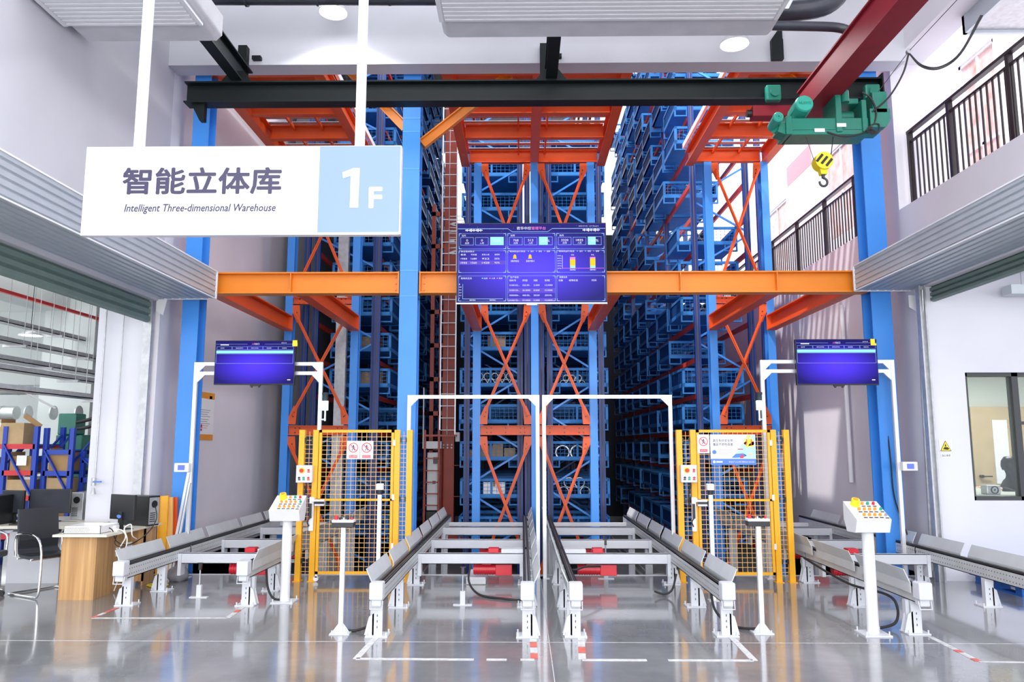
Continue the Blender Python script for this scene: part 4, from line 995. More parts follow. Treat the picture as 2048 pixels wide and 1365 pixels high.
def screen_frames(b, x0, x1, z0, z1, y, m, c=.035, w=.004):
    """rounded corner brackets joined by thin lines"""
    outline(b, x0, x1, z0, z1, y, w*.5, m)
    for (cx, sx) in ((x0, 1), (x1, -1)):
        for (cz, sz) in ((z0, 1), (z1, -1)):
            rect(b, *sorted((cx, cx+sx*c)), *sorted((cz, cz+sz*w*1.6)), y, m); rect(b, *sorted((cx, cx+sx*w*1.6)), *sorted((cz, cz+sz*c)), y, m)
X0, X1, Z0, Z1 = -1.11, .905, 3.56, 4.67; y = 10.16
r = thing('dashboard_screen', 'very large wall display with a blue warehouse dashboard hung from the orange beam', 'screen', (-.1, y, Z0))
b = MB(); b.box(X0, X1, y, y+.06, Z0, Z1); b.box(-.55, .35, y+.06, 10.5, 3.8, 4.2); obj('bezel', b, 'black', r, bevel=.004)
b = MB(); b.box(X0, X1, y-.004, y+.0, Z0-.006, Z0+.012); b.box(-.17, -.03, y-.006, y, Z0-.02, Z0); obj('lower_trim', b, 'alu', r)
sx0, sx1, sz0, sz1 = X0+.012, X1-.012, Z0+.016, Z1-.012; SW, SH = sx1-sx0, sz1-sz0
def U(u): return sx0+SW*u
def V(v): return sz1-SH*v
ln, tx, cy, dk, yl, pk, bd = MB(), MB(), MB(), MB(), MB(), MB(), MB(); yl_ = y-.005; yt = y-.0075
panels = {}
for ci, (a, c) in enumerate(((.008, .328), (.338, .66), (.669, .992))):
    for ri, (t, bt) in enumerate(((.125, .325), (.345, .625), (.665, .985))):
        screen_frames(ln, U(a), U(c), V(bt), V(t), yl_, 0); panels[(ci, ri)] = (a, t, c, bt)
rect(ln, U(.0), U(.34), V(.067), V(.062), yl_); rect(ln, U(.64), U(1), V(.067), V(.062), yl_); ln.bar((U(.34), yl_, V(.065)), (U(.37), yl_, V(.105)), .004, .001, up=(0, 1, 0)); ln.bar((U(.64), yl_, V(.065)), (U(.61), yl_, V(.105)), .004, .001, up=(0, 1, 0)); rect(ln, U(.37), U(.61), V(.107), V(.103), yl_)
def T(mb, s, u0, u1, v0, v1, bold=.02): letter(mb, s, U(u0), U(u1), V(v1), V(v0), yt, 0, bold)
T(tx, '君华中控', .40, .497, .04, .08); T(pk, '管理平台', .50, .597, .04, .08)
T(tx, '2023-01-03  v.2.0 Beta(1)', .82, .955, .028, .043)
for u0, u1 in ((.055, .165), (.85, .96)):
    n = 13
    for k in range(n): uu = u0+(u1-u0)*k/(n-1); hh = (.008, .014, .005, .012, .02)[k % 5]; rect(tx, U(uu-.003), U(uu+.003), V(.085+hh), V(.085-hh), yt)
    rect(tx, U(u0), U(u1), V(.087), V(.083), yt)
for ci, (n1, n2, pc, t, fill) in enumerate((('0', '0', '100%', '当天', 1.0), ('768', '513', '67%', '当周', .66), ('3320', '1835', '55%', '当月', .58))):
    a, tp, c, bt = panels[(ci, 0)]
    T(tx, t, a+.02, a+.048, tp+.015, tp+.04)
    for q, s, nm in ((a+.012, n1, '出库'), (a+.112, n2, '入库')):
        outline(ln, U(q), U(q+.088), V(.275), V(.175), yl_, .003); wn = .012*len(s); T(tx, s, q+.044-wn/2, q+.044+wn/2, .20, .228); T(tx, nm, q+.03, q+.058, .236, .262)
    outline(ln, U(a+.212), U(a+.304), V(.275), V(.17), yl_, .003); rect(cy, U(a+.214), U(a+.214+.088*fill), V(.272), V(.173), yl_-.0006); T(tx, pc, a+.232, a+.285, .205, .235)
a, tp, c, bt = panels[(0, 1)]
T(tx, '库位使用情况', a+.015, a+.105, tp-.002, tp+.022)
rows = [('巷道', '可存量', '实际入库', '使用率'), ('1号巷道', '1680', '922', '55%'), ('2号巷道', '1560', '1428', '92%')]
for i, row in enumerate(rows):
    v = .385+.052*i
    if i == 2: rect(bd, U(a+.003), U(c-.003), V(v+.035), V(v-.015), y-.0045, 0, .0006)
    for s, u, wd in zip(row, (.02, .09, .165, .25), (.045, .04, .05, .035)): T(tx, s, u, u+wd*min(1, .4+.2*len(s)), v, v+.022)
a, tp, c, bt = panels[(1, 1)]
T(tx, '堆垛机运行状态', a+.015, a+.12, tp-.002, tp+.022)
for ci in (1, 2):
    a = panels[(ci, 1)][0]
    if ci == 2: T(tx, '堆垛机运行状态', a+.015, a+.12, .343, .367)
    for u, s in ((.155, '运行'), (.21, '待机'), (.265, '故障')): T(tx, s, a+u, a+u+.022, .345, .367)
    rect(cy, U(a+.138), U(a+.143), V(.36), V(.352), yt); rect(cy, U(a+.193), U(a+.198), V(.36), V(.352), yt); rect(pk, U(a+.248), U(a+.253), V(.36), V(.352), yt)
a = panels[(1, 1)][0]
for u, s in ((.022, 'SRM02'), (.125, 'SRM01')):
    cx_, cz_ = U(a+u+.027), V(.42); q = [(cx_-.028, cz_-.03), (cx_+.028, cz_-.03), (cx_+.020, cz_-.018), (cx_+.018, cz_+.012), (cx_+.008, cz_+.026), (cx_-.008, cz_+.026), (cx_-.018, cz_+.012), (cx_-.020, cz_-.018)]
    yl.prism(q, 'y', yl_-.001, yl_); T(tx, s, a+u, a+u+.055, .468, .492)
a = panels[(2, 1)][0]
for k, s in enumerate(('100%', '80%', '60%', '40%', '20%', '0%')): v = .408+.032*k; T(tx, s, a+.005, a+.032, v, v+.012); rect(tx, U(a+.036), U(a+.041), V(v+.008), V(v+.005), yt)
rect(tx, U(a+.038), U(a+.040), V(.575), V(.41), yt); rect(pk, U(a+.038), U(a+.318), V(.575), V(.571), yt)
for u, h1, h2, s, pc in ((.09, .43, .46, 'SRM02', '10%'), (.225, .43, .448, 'SRM01', '9%')):
    rect(cy, U(a+u), U(a+u+.036), V(.572), V(.542), yl_); rect(yl, U(a+u), U(a+u+.036), V(.542), V(h2), yl_); rect(pk, U(a+u), U(a+u+.036), V(h2), V(h1), yl_)
    T(tx, s, a+u-.001, a+u+.037, .582, .602); T(tx, pc, a+u+.008, a+u+.028, .395, .412)
a = panels[(0, 2)][0]
T(tx, '堆垛机任务', a+.015, a+.09, .685, .71)
for u, s, mm in ((.17, '出库', cy), (.22, '入库', pk), (.27, '移库', pk)): rect(mm, U(a+u-.014), U(a+u-.003), V(.701), V(.692), yt); T(tx, s, a+u+.002, a+u+.026, .687, .708)
for k, s in enumerate(('1', '0.8', '0.6', '0.4', '0.2', '0')): v = .765+.035*k; T(tx, s, a+.004, a+.004+(.005 if len(s) == 1 else .016), v, v+.014)
rect(ln, U(a+.028), U(a+.030), V(.955), V(.77), yl_); rect(ln, U(a+.028), U(a+.30), V(.957), V(.953), yl_); T(tx, 'SRM02', a+.075, a+.115, .965, .981); T(tx, 'SRM01', a+.21, a+.25, .965, .981)
a, tp, c, bt = panels[(1, 2)]
T(tx, '生产信息', a+.018, a+.075, .672, .697)
rows = [('物料号', '库存量', '消耗量', '需求量'), ('3100102-..', '320.00..', '2.000', '12.0000'), ('3100130-..', '36.0000', '8.000', '15.0000'), ('3000400-..', '400.00..', '200.000', '200.00..'), ('3100132-..', '57.0000', '5.000', '15.0000')]
for i, row in enumerate(rows):
    v = .712+.0635*i
    if i in (2, 4): rect(bd, U(a+.003), U(c-.003), V(min(v+.042, .983)), V(v-.018), y-.0045, 0, .0006)
    for s, u, wd in zip(row, (.012, .10, .175, .25), (.07, .053, .04, .052)): T(tx, s, a+u, a+u+wd*(.65 if i == 0 else 1), v, v+(.026 if i == 0 else .02))
a = panels[(2, 2)][0]
T(tx, '报警信息', a+.018, a+.07, .672, .697)
for u, wd, s in ((.012, .03, '设备'), (.082, .06, '故障信息'), (.235, .03, '时间')): T(tx, s, a+u, a+u+wd, .712, .738)
for k in range(14): uu, vv = random.random()*.96+.02, random.random()*.09+.01; rect(tx, U(uu), U(uu+.0014), V(vv+.0026), V(vv), yt)
b = MB(); b.box(X0+.012, X1-.012, y-.003, y, Z0+.016, Z1-.012)
for k, q in enumerate((ln, tx, cy, yl, pk, bd)): b.add(q.v, q.f, k+1)
obj('display', b, ['screen_big', 'scr_line', 'scr_text', 'scr_cyan', 'scr_yellow', 'scr_pink', 'scr_band'], r)

def tv(x0, x1, z0, z1, label):
    y = 10.06; w = x1-x0; h = z1-z0
    r = thing('television', label, 'tv', ((x0+x1)/2, y, z0), 'tvs on the outer portals')
    b = MB(); b.box(x0, x1, y, y+.05, z0, z1); b.box(x0+w*.3, x0+w*.7, y+.05, y+.118, z0+h*.35, z0+h*.8); obj('bezel', b, 'black', r, bevel=.004)
    b = MB(); b.box(x0+w*.45, x0+w*.58, y+.0, y+.03, z0-.018, z0); b.cyl((x0+w*.47, y+.01, z0-.025), (x0+w*.47, y+.03, z0-.025), .012, n=8); b.cyl((x0+w*.56, y+.01, z0-.025), (x0+w*.56, y+.03, z0-.025), .012, n=8); obj('camera_bar', b, 'black', r)
    u = lambda a: x0+.008+(w-.016)*a
    v = lambda a: z1-.008-(h-.022)*a
    tb = MB(); yy = y-.0035
    rect(tb, u(.01), u(.99), v(.235), v(.215), yy, 3, .0005); rect(tb, u(.01), u(.985), v(.29), v(.225), yy-.0003, 2)
    for k in range(5):
        outline(tb, u(.015+.195*k), u(.205+.195*k), v(.205), v(.13), yy, .0015, 1)
        letter(tb, ['任务号', '起始位(排列层) -', '目标位(排列层) -', '任务类型', '任务状态'][k], u(.06+.195*k), u(.06+.195*k+(.05, .10, .10, .06, .06)[k]), v(.18), v(.155), yy-.002, 0, bold=.02)
    outline(tb, u(.01), u(.985), v(.53), v(.30), yy, .002, 1)
    letter(tb, '入库任务'[:2], u(.455), u(.50), v(.09), v(.045), yy-.002, 4, bold=.02); letter(tb, '出口', u(.50), u(.55), v(.09), v(.045), yy-.002, 0, bold=.02)
    letter(tb, '2023-01-03', u(.83), u(.895), v(.055), v(.035), yy-.002, 0, bold=.02); rect(tb, u(.06), u(.165), v(.095), v(.085), yy, 0)
    for k in range(9): rect(tb, u(.06+.012*k), u(.066+.012*k), v(.103), v(.077), yy, 0)
    rect(tb, u(.0), u(.4), v(.075), v(.072), yy, 1); rect(tb, u(.62), u(1), v(.075), v(.072), yy, 1); rect(tb, u(.92), u(.96), v(.92), v(.90), yy, 0)
    tb.box(x0+.008, x1-.008, y-.002, y, z0+.014, z1-.008, 5); obj('display', tb, ['scr_text', 'scr_line', 'scr_cyan', 'scr_band', 'scr_pink', 'screen_tv'], r)
    return r
tv(-4.275, -3.215, 2.47, 3.055, 'wall tv with blue task list on the left portal')
b = MB(); b.box(-3.25, -3.19, 10.045, 10.055, 3.02, 3.055); b.box(-3.25, -3.185, 10.04, 10.05, 2.975, 3.02); obj('sticky_note', b, 'byellow', None, 'yellow sticky notes on the top right corner of the left tv', 'sticky note')
tv(3.335, 4.395, 2.46, 3.06, 'wall tv with blue task list on the right portal')
b = MB(); b.box(4.31, 4.365, 10.045, 10.055, 3.0, 3.06); b.box(4.31, 4.38, 10.04, 10.05, 2.975, 3.0); obj('sticky_note', b, 'byellow', None, 'yellow sticky notes on the top right corner of the right tv', 'sticky note')

for x, s, l in ((-2.815, 1, 'beacon light glowing green on the post right of the left tv'), (2.855, -1, 'beacon light glowing green on the post left of the right tv')):
    r = thing('beacon_light', l, 'beacon', (x, 10.14, 2.1), 'green glowing beacon lights')
    b = MB(); b.cyl((x, 10.12, 2.14), (x, 10.12, 2.26), .042, n=16); obj('green_lens', b, 'beacon', r)
    b = MB(); b.cyl((x, 10.12, 2.26), (x, 10.12, 2.34), .036, n=16); b.cyl((x, 10.12, 2.34), (x, 10.12, 2.37), .042, n=16); obj('dark_lens', b, 'coat', r)
    b = MB(); b.cyl((x, 10.14, 2.0), (x, 10.14, 2.14), .012, n=8); b.bar((x, 10.14, 2.02), (x-s*.06, 10.2, 2.02), .03, .02); obj('bracket', b, 'alu', r)
    light('beacon_glow', 'POINT', (x, 10.04, 2.19), (0, 0, 0), 1.2, .05, (.3, 1, .6))

for x, z, l in ((-4.75, 1.34, 'small white display unit on the left portal post'), (4.65, 1.36, 'small white display unit on the right portal post')):
    r = thing('display_unit', l, 'display unit', (x+.09, 10.12, z), 'small display units on the portal posts')
    b = MB(); b.box(x, x+.19, 10.10, 10.17, z, z+.115); obj('housing', b, 'paper', r, bevel=.008)
    b = MB(); b.box(x+.05, x+.14, 10.097, 10.1, z+.025, z+.09); obj('lcd', b, 'lcd', r)

# ================================================================ CONSOLES AND POSTS
def console(cx, cy, zt, label, w=.33):
    r = thing('control_console', label, 'control console', (cx, cy, 0), 'slanted control consoles on posts')
    b = MB(); b.box(cx-.12, cx+.12, cy-.12, cy+.12, 0, .012)
    for sx in (-1, 1):
        for sy in (-1, 1): b.cyl((cx+sx*.1, cy+sy*.1, .01), (cx+sx*.1, cy+sy*.1, .045), .007, n=6)
    obj('base_plate', b, 'conv', r)
    b = MB(); b.cyl((cx, cy, .012), (cx, cy, zt-.24), .052, n=28); obj('pedestal', b, 'acwhite', r)
    # desk shape: front lip low, face slanting up and away
    yf, yb = cy-.16, cy+.13; za, zb = zt-.145, zt
    prof = [(yf, za), (yb, zb), (yb, zt-.16), (yb-.06, zt-.27), (yf+.05, zt-.265)]
    b = MB(); b.prism(prof, 'x', cx-w/2, cx+w/2); obj('desk_housing', b, 'acwhite', r, bevel=.006)
    n = Vector((0, -(zb-za), yb-yf)).normalized(); o = Vector((cx, yf, za)); e = Vector((0, yb-yf, zb-za)); uu = Vector((1, 0, 0))
    def at(u, v): return o + uu*(u*w) + e*v
    b = MB(); b.cyl(at(-.23, .78), at(-.23, .78)+n*.06, .042, .036, n=24); obj('yellow_shroud', b, 'byellow', r)
    b = MB(); b.cyl(at(-.23, .78)+n*.061, at(-.23, .78)+n*.066, .022, n=18); obj('emergency_button', b, 'printorange', r)
    grid = [(.0, .82, 'printorange'), (.16, .82, 'printgreen'), (.33, .82, 'red')] + [(-.22+.155*k, .52, 'printorange') for k in range(4)] + [(.42, .52, 'printgreen')] + [(-.2+.155*k, .22, 'printorange') for k in range(4)] + [(.42, .2, 'galv')]
    for u, v, m in grid:
        c = at(u, v); b = MB(); b.cyl(c, c+n*.022, .0145, .012, n=14); obj('push_button', b, m, r)
        b = MB(); q = at(u, v-.11); b.bar(q-uu*.017, q+uu*.017, .014, .004, up=n); obj('button_tag', b, 'black', r)
    return r
console(-2.82, 8.68, 1.13, 'white slanted control console on a post left of the left gate')
console(2.93, 7.3, 1.17, 'white slanted control console on a post at the right, nearest the viewer', .31)

def button_post(x, y, zt, label):
    r = thing('button_post', label, 'button post', (x, y, 0), 'thin posts with push button boxes')
    b = MB(); b.box(x-.09, x+.09, y-.07, y+.07, 0, .01)
    for sx in (-1, 1):
        b.prism([(x+sx*.02, .01), (x+sx*.08, .01), (x+sx*.02, .09)], 'y', y-.004, y+.004); b.cyl((x+sx*.07, y-.05, .01), (x+sx*.07, y-.05, .035), .006, n=6)
    obj('base_plate', b, 'conv', r)
    b = MB(); b.box(x-.02, x+.02, y-.02, y+.02, .01, zt); obj('pole', b, 'alu', r)
    b = MB(); b.box(x-.10, x+.10, y-.05, y+.05, zt, zt+.045); obj('box_base', b, 'black', r, bevel=.004)
    b = MB(); b.box(x-.10, x+.10, y-.052, y+.052, zt+.045, zt+.068); obj('box_lid', b, 'acwhite', r, bevel=.004)
    for k in range(5):
        b = MB(); xx = x-.072+.036*k; R = .017 if k == 0 else .011
        b.cyl((xx, y, zt+.068), (xx, y, zt+(.105 if k == 0 else .088)), R, n=14); obj('push_button', b, ['red', 'black', 'galv', 'black', 'red'][k], r)
button_post(-1.88, 7.27, .94, 'thin white post with a push button box in front of the left gate')
button_post(1.94, 7.33, .95, 'thin white post with a push button box in front of the right gate')
for pts, l in (([(-1.86, 7.3, .02), (-1.75, 7.32, .015), (-1.62, 7.3, .07), (-1.54, 7.35, .2), (-1.53, 7.4, .3)], 'black cable looping from the left button post to the conveyor'),
               ([(1.92, 7.36, .03), (1.8, 7.45, .015), (1.7, 7.6, .02), (1.62, 7.75, .12), (1.6, 7.8, .28)], 'black cable looping from the right button post to the conveyor'),
               ([(1.5, 9.0, .25), (1.45, 9.0, .08), (1.36, 9.0, .03), (1.25, 9.0, .06)], 'black cable loop under the right centre conveyor')):
    b = MB(); b.tube(smooth_pts(pts), .012); obj('cable', b, 'rubber', None, l, 'cable')
def sensor_post(x, y, zt, label):
    r = thing('scanner_post', label, 'scanner post', (x, y, 0), 'thin posts with white scanner heads')
    b = MB(); b.box(x-.06, x+.06, y-.05, y+.05, 0, .008); obj('base_plate', b, 'conv', r)
    b = MB(); b.box(x-.021, x+.021, y-.021, y+.021, .008, zt); obj('pole', b, 'alu', r)
    b = MB(); b.cyl((x, y, zt), (x, y, zt+.05), .03, .034, n=16); obj('neck', b, 'black', r)
    b = MB(); b.box(x-.038, x+.038, y-.038, y+.038, zt+.05, zt+.12); obj('scanner_head', b, 'paper', r, bevel=.008)
sensor_post(-1.83, 8.8, 1.14, 'thin post with a white scanner head before the left gate')
sensor_post(1.865, 8.8, 1.14, 'thin post with a white scanner head before the right gate')

# ================================================================ HANGING SIGN
r = thing('hanging_sign', 'large white and blue hanging sign for the intelligent three-dimensional warehouse', 'sign', (-2.12, 5.0, 3.10))
b = MB(); b.box(-3.19, -1.60, 5.0, 5.05, 3.10, 3.70); obj('white_panel', b, 'signwhite', r)
b = MB(); b.box(-1.60, -1.052, 5.0, 5.05, 3.10, 3.70); obj('blue_panel', b, 'signblue', r)
b = MB(); b.box(-3.19, -1.05, 4.999, 5.052, 3.085, 3.10); b.box(-1.052, -1.044, 4.995, 5.052, 3.085, 3.70); b.box(-3.19, -1.05, 4.999, 5.052, 3.70, 3.704); obj('edge_frame', b, 'alu', r)
b = MB(); letter(b, '智能立体库', -2.925, -1.857, 3.372, 3.552, 4.998, 0, fat=.0055); obj('chinese_lettering', b, 'signtext', r)
b = MB(); letter(b, 'Intelligent Three-dimensional Warehouse', -2.905, -1.885, 3.232, 3.30, 4.998, 0, shear=.22, fat=.0011); obj('english_lettering', b, 'signtext', r)
b = MB(); b.prism([(-1.385, 3.27), (-1.33, 3.27), (-1.325, 3.545), (-1.37, 3.545), (-1.442, 3.515), (-1.435, 3.475), (-1.385, 3.492)], 'y', 4.997, 4.999)
letter(b, 'F', -1.254, -1.175, 3.272, 3.408, 4.998, 0, fat=.006); obj('floor_number', b, 'signwhite', r)
for x in (-2.845, -1.335):
    b = MB(); b.box(x-.03, x+.03, 5.005, 5.045, 3.70, 9.2); obj('suspension_rod', b, 'white', r)
# ================================================================ LAMPS, AIR UNITS, PIPES OVERHEAD
def highbay(x, y, z, label, power=110, R=.19):
    r = thing('high_bay_lamp', label, 'lamp', (x, y, z), 'high bay lamps of the hall')
    b = MB(); b.lathe((x, y, z), [(R, 0), (R*.93, .04), (R*.6, .11), (R*.42, .14), (R*.40, .15), (R*.58, .105), (R*.90, .035), (R*.97, .002)], 32); obj('reflector', b, 'white', r)
    b = MB(); b.lathe((x, y, z), [(0, .02), (R*.9, .02)], 32); obj('lamp_glass', b, 'lampglow', r)
    b = MB(); b.cyl((x, y, z+.14), (x, y, z+.24), R*.42, n=20); obj('ballast', b, 'alu', r)
    b = MB(); b.cyl((x, y, z+.24), (x, y, 9.2), .012, n=8); obj('hanging_rod', b, 'alu', r)
    light('lamp_light', 'SPOT', (x, y, z-.02), (0, 0, 0), power, R, (.97, .98, 1)).data.spot_size = math.radians(140)
highbay(-2.74, 9.6, 7.40, 'round high bay lamp glowing above the top edge of the lintel at the left')
highbay(2.57, 9.6, 6.91, 'round high bay lamp glowing before the lintel at the right')
def air_unit(x0, x1, y0, y1, z, label, grille_margin=.05):
    r = thing('air_unit', label, 'air conditioning unit', ((x0+x1)/2, (y0+y1)/2, z), 'ceiling air units')
    c = .06; b = MB(); b.prism([(x0+c, z), (x1-c, z), (x1, z+c), (x1, z+.30), (x0, z+.30), (x0, z+c)], 'y', y0, y1); obj('casing', b, 'acdirty', r, bevel=.02)
    gy = y1-.36
    b = MB(); b.box(x0+.02, x1-.08, y0+.02, gy, z-.02, z); b.box(x0-.0, x0+.05, y0, gy, z-.03, z); b.box(x1-.10, x1-.06, y0, gy, z-.03, z)
    yy = gy-.02
    while yy > y0+.05: b.box(x0+.06, x1-.12, yy-.035, yy, z-.035, z-.02); yy -= .075
    obj('grille', b, 'acwhite', r)
    return r
air_unit(-1.10, 2.52, 6.9, 8.0, 6.15, 'long white grilled air unit under the ceiling at the top centre')
air_unit(-7.2+2.1, -3.55, 6.9, 8.0, 6.13, 'long white grilled air unit under the ceiling at the upper left')
r = thing('duct_box', 'pale blue galvanised duct box at the top right corner', 'duct', (5.9, 8.4, 6.9))
b = MB(); b.box(5.4, 7.2, 7.2, 9.25, 6.9, 7.4); obj('casing', b, 'galv', r, bevel=.02)
b = MB(); b.box(5.38, 5.42, 7.2, 9.3, 6.86, 7.45); b.box(5.38, 7.2, 9.25, 9.3, 6.86, 7.45); obj('flange', b, 'corr', r)
b = MB(); b.tube([(-5.1, 9.0, 7.28), (-2, 9.0, 7.25), (2.6, 9.0, 7.22)], .10, 14)
for x in [-4.6+.9*k for k in range(8)]: b.cyl((x, 9.0, 7.25), (x+.03, 9.0, 7.25), .106, n=14)
obj('insulated_pipe', b, 'insul', None, 'long dark insulated pipe along the very top of the picture', 'pipe')
b = MB(); b.tube(smooth_pts([(2.2, 8.6, 6.62), (2.9, 8.6, 6.60), (3.45, 8.6, 6.58), (3.62, 8.55, 6.50), (3.68, 8.45, 6.42), (3.72, 8.2, 6.52), (3.76, 7.4, 6.62), (3.8, 5.5, 6.72)]), .055, 12)
obj('insulated_pipe', b, 'insul', None, 'bent dark insulated pipe beside the crimson girder', 'pipe')
b = MB(); b.tube(smooth_pts([(2.3, 8.9, 6.98), (3.0, 8.9, 6.96), (3.5, 8.85, 7.02), (3.7, 8.8, 7.3), (3.75, 8.8, 7.8)]), .12, 12)
obj('insulated_pipe', b, 'insul', None, 'thick dark insulated pipe above the bent one at the upper right', 'pipe')
b = MB(); b.prism([(2.80, 6.70), (2.86, 6.70), (3.02, 7.0), (2.82, 7.0)], 'y', 8.4, 8.44); b.box(2.82, 2.86, 8.4, 8.44, 6.95, 9.2); obj('pipe_hanger', b, 'galv', None, 'pointed metal hanger holding the dark pipes', 'bracket')
for x, l in ((-.24, 'left of the two small green cable glands at the top edge'), (.57, 'right of the two small green cable glands at the top edge')):
    b = MB(); b.box(x-.04, x+.04, 8.88, 8.93, 7.10, 7.16); b.cyl((x, 8.9, 7.15), (x, 8.9, 7.2), .02, n=8); obj('cable_gland', b, 'green2', None, l, 'cable gland')

# ================================================================ BALCONY RAILINGS
def railing(y0, y1, x, z, label, posts, step=.115):
    r = thing('balcony_railing', label, 'railing', (x, (y0+y1)/2, z), 'dark balcony railings')
    b = MB(); b.box(x-.035, x+.035, y0, y1, z+1.06, z+1.10); obj('handrail', b, 'brownrail', r)
    b = MB(); b.box(x-.015, x+.015, y0, y1, z+.92, z+.95); b.box(x-.015, x+.015, y0, y1, z+.05, z+.08); obj('rail', b, 'brownrail', r)
    for yp in posts: b = MB(); b.box(x-.03, x+.03, yp-.03, yp+.03, z, z+1.07); obj('post', b, 'brownrail', r)
    y = y0+step
    n = 0
    while y < y1-.05 and n < 96: b = MB(); b.box(x-.009, x+.009, y-.009, y+.009, z+.06, z+.94); obj('baluster', b, 'brownrail', r); y += step; n += 1
railing(1.5, 10.45, 5.2, 4.95, 'dark metal railing of the near balcony at the upper right', [10.42, 9.42, 8.2, 7.0, 5.8, 4.6])
railing(11.4, 22.0, 5.2, 4.95, 'dark metal railing of the far gallery behind the blue right column', [11.43, 12.25, 13.5, 14.9, 16.4, 18.0, 19.7, 21.5])

# ================================================================ SIGNS AND PIPES ON THE WALLS
r = thing('warning_sign', 'yellow triangular warning sign with a caption plate on the white office wall', 'sign', (5.18, 10.04, 1.5))
b = MB(); b.box(5.10, 5.26, 10.045, 10.05, 1.60, 1.76); b.box(5.115, 5.245, 10.045, 10.05, 1.525, 1.585); obj('plate', b, 'paper', r)
b = MB(); b.prism([(5.108, 1.61), (5.252, 1.61), (5.18, 1.745)], 'y', 10.043, 10.045, 0); b.prism([(5.118, 1.617), (5.242, 1.617), (5.18, 1.732)], 'y', 10.0415, 10.043, 1)
b.prism([(5.145, 1.635), (5.20, 1.627), (5.225, 1.64), (5.205, 1.66), (5.165, 1.662)], 'y', 10.04, 10.0415, 0); b.prism([(5.168, 1.668), (5.188, 1.668), (5.183, 1.70), (5.175, 1.70)], 'y', 10.04, 10.0415, 0)
letter(b, '当心夹手', 5.125, 5.235, 1.54, 1.57, 10.042, 0, bold=.02); obj('pictogram', b, ['black', 'byellow'], r)

r = thing('wall_notice', 'tall orange and white safety notice on the left wall behind the blue column', 'poster', (-5.14, 11.95, 1.76))
b = MB(); b.box(-5.149, -5.143, 11.55, 12.3, 1.76, 2.50); obj('board', b, 'paper', r)
b = MB(); xx = -5.142
def wr(y0, y1, z0, z1, m, t=.001): b.box(xx-t, xx, y0, y1, z0, z1, m)
wr(11.55, 12.3, 2.40, 2.50, 0); wr(11.55, 12.3, 1.76, 1.85, 0); wr(12.1, 12.2, 2.37, 2.45, 2)
for k in range(9): wr(11.7, 12.15-.05*(k % 3), 2.22-.033*k-.012*(k > 3), 2.226-.033*k-.012*(k > 3), 1 if k < 7 else 3)
for k in range(2): b.prism([(11.62+.09*k, 1.93), (11.69+.09*k, 1.93), (11.655+.09*k, 2.0)], 'x', xx-.001, xx, 4)
b.cyl((xx-.001, 11.84, 1.975), (xx, 11.84, 1.975), .03, n=14, m=3); wr(11.81, 11.87, 1.90, 1.935, 3)
letter(b, '安全须知', 11.6, 11.8, 2.43, 2.47, xx+.001, 1, bold=.02, plane='px'); obj('print', b, ['printorange', 'printdark', 'paper', 'printred', 'printgreen'], r)

for pts, rad, m, l in (([(5.0, 10.0, 3.7), (5.0, 10.02, 3.4), (4.985, 10.1, 3.2), (4.985, 10.2, .1)], .022, 'galv', 'thin galvanised conduit running down beside the right shutter'),
                       ([(4.98, 12.5, 3.95), (4.98, 12.5, 1.1)], .035, 'white', 'white square conduit on the right wall behind the right tv'),
                       ([(-5.85, 10.24, 4.2), (-5.85, 10.24, 1.25)], .012, 'galv', 'thin conduit with a valve on the white wall left of the doorway'),
                       ([(-5.62, 10.26, 4.6), (-5.62, 10.26, .8)], .008, 'galv', 'thin wire conduit on the middle of the white wall left of the doorway'),
                       ([(-5.22, 10.22, 1.37), (-5.22, 10.22, .9)], .02, 'galv', 'short grey pipe stub at the doorway edge above the desk')):
    b = MB(); b.tube(smooth_pts(pts, 3), rad, 10); obj('conduit', b, m, None, l, 'conduit')
r = thing('pipe_valve', 'small valve with a blue lever and hanging metal cone on the white wall', 'valve', (-5.85, 10.2, 1.05))
b = MB(); b.cyl((-5.85, 10.22, 1.16), (-5.85, 10.22, 1.26), .03, n=12); b.cyl((-5.85, 10.22, 1.05), (-5.85, 10.22, 1.13), .035, .015, n=12); obj('valve_body', b, 'galv', r)
b = MB(); b.box(-5.85, -5.74, 10.19, 10.21, 1.20, 1.22); obj('lever', b, 'printblue', r)
b = MB(); b.tube(smooth_pts([(4.66, 10.5, 2.0), (4.66, 10.45, 1.5), (4.68, 10.45, 1.0), (4.80, 10.4, .5)]), .01, 6); obj('cable', b, 'rubber', None, 'cable running down beside the right portal post', 'cable')

# bright stacked beams leaning on the left wall, and metal strips
r = None
for i, (p, q, w, m, l) in enumerate((((-4.90, 10.22, .0), (-4.97, 10.36, 1.02), .11, 'yellow', 'yellow orange steel panel leaning at the wall, the front one'), ((-4.80, 10.26, .0), (-4.90, 10.38, 1.0), .07, 'wire', 'pale orange steel strip leaning behind the front panel'),
                                     ((-4.76, 10.32, 0), (-4.84, 10.42, 1.0), .04, 'red_orange', 'orange red steel strip, rearmost of the leaning steel'))):
    b = MB(); b.bar(p, q, w, .012, up=(0, 1, 0)); b.bar(Vector(p)+Vector((-w/2, -.01, 0)), Vector(q)+Vector((-w/2, -.01, 0)), .008, .03, up=(0, 1, 0)); b.bar(Vector(p)+Vector((w/2, -.01, 0)), Vector(q)+Vector((w/2, -.01, 0)), .008, .03, up=(0, 1, 0))
    obj('steel_strip', b, m, None, l, 'steel strip')
b = MB(); b.bar((-4.72, 10.05, 0), (-4.58, 10.16, 1.35), .03, .02); b.bar((-4.66, 10.0, 0), (-4.54, 10.12, 1.2), .02, .03); obj('aluminium_strip', b, 'alu', None, 'pale aluminium strips leaning against the left portal post', 'metal strip')

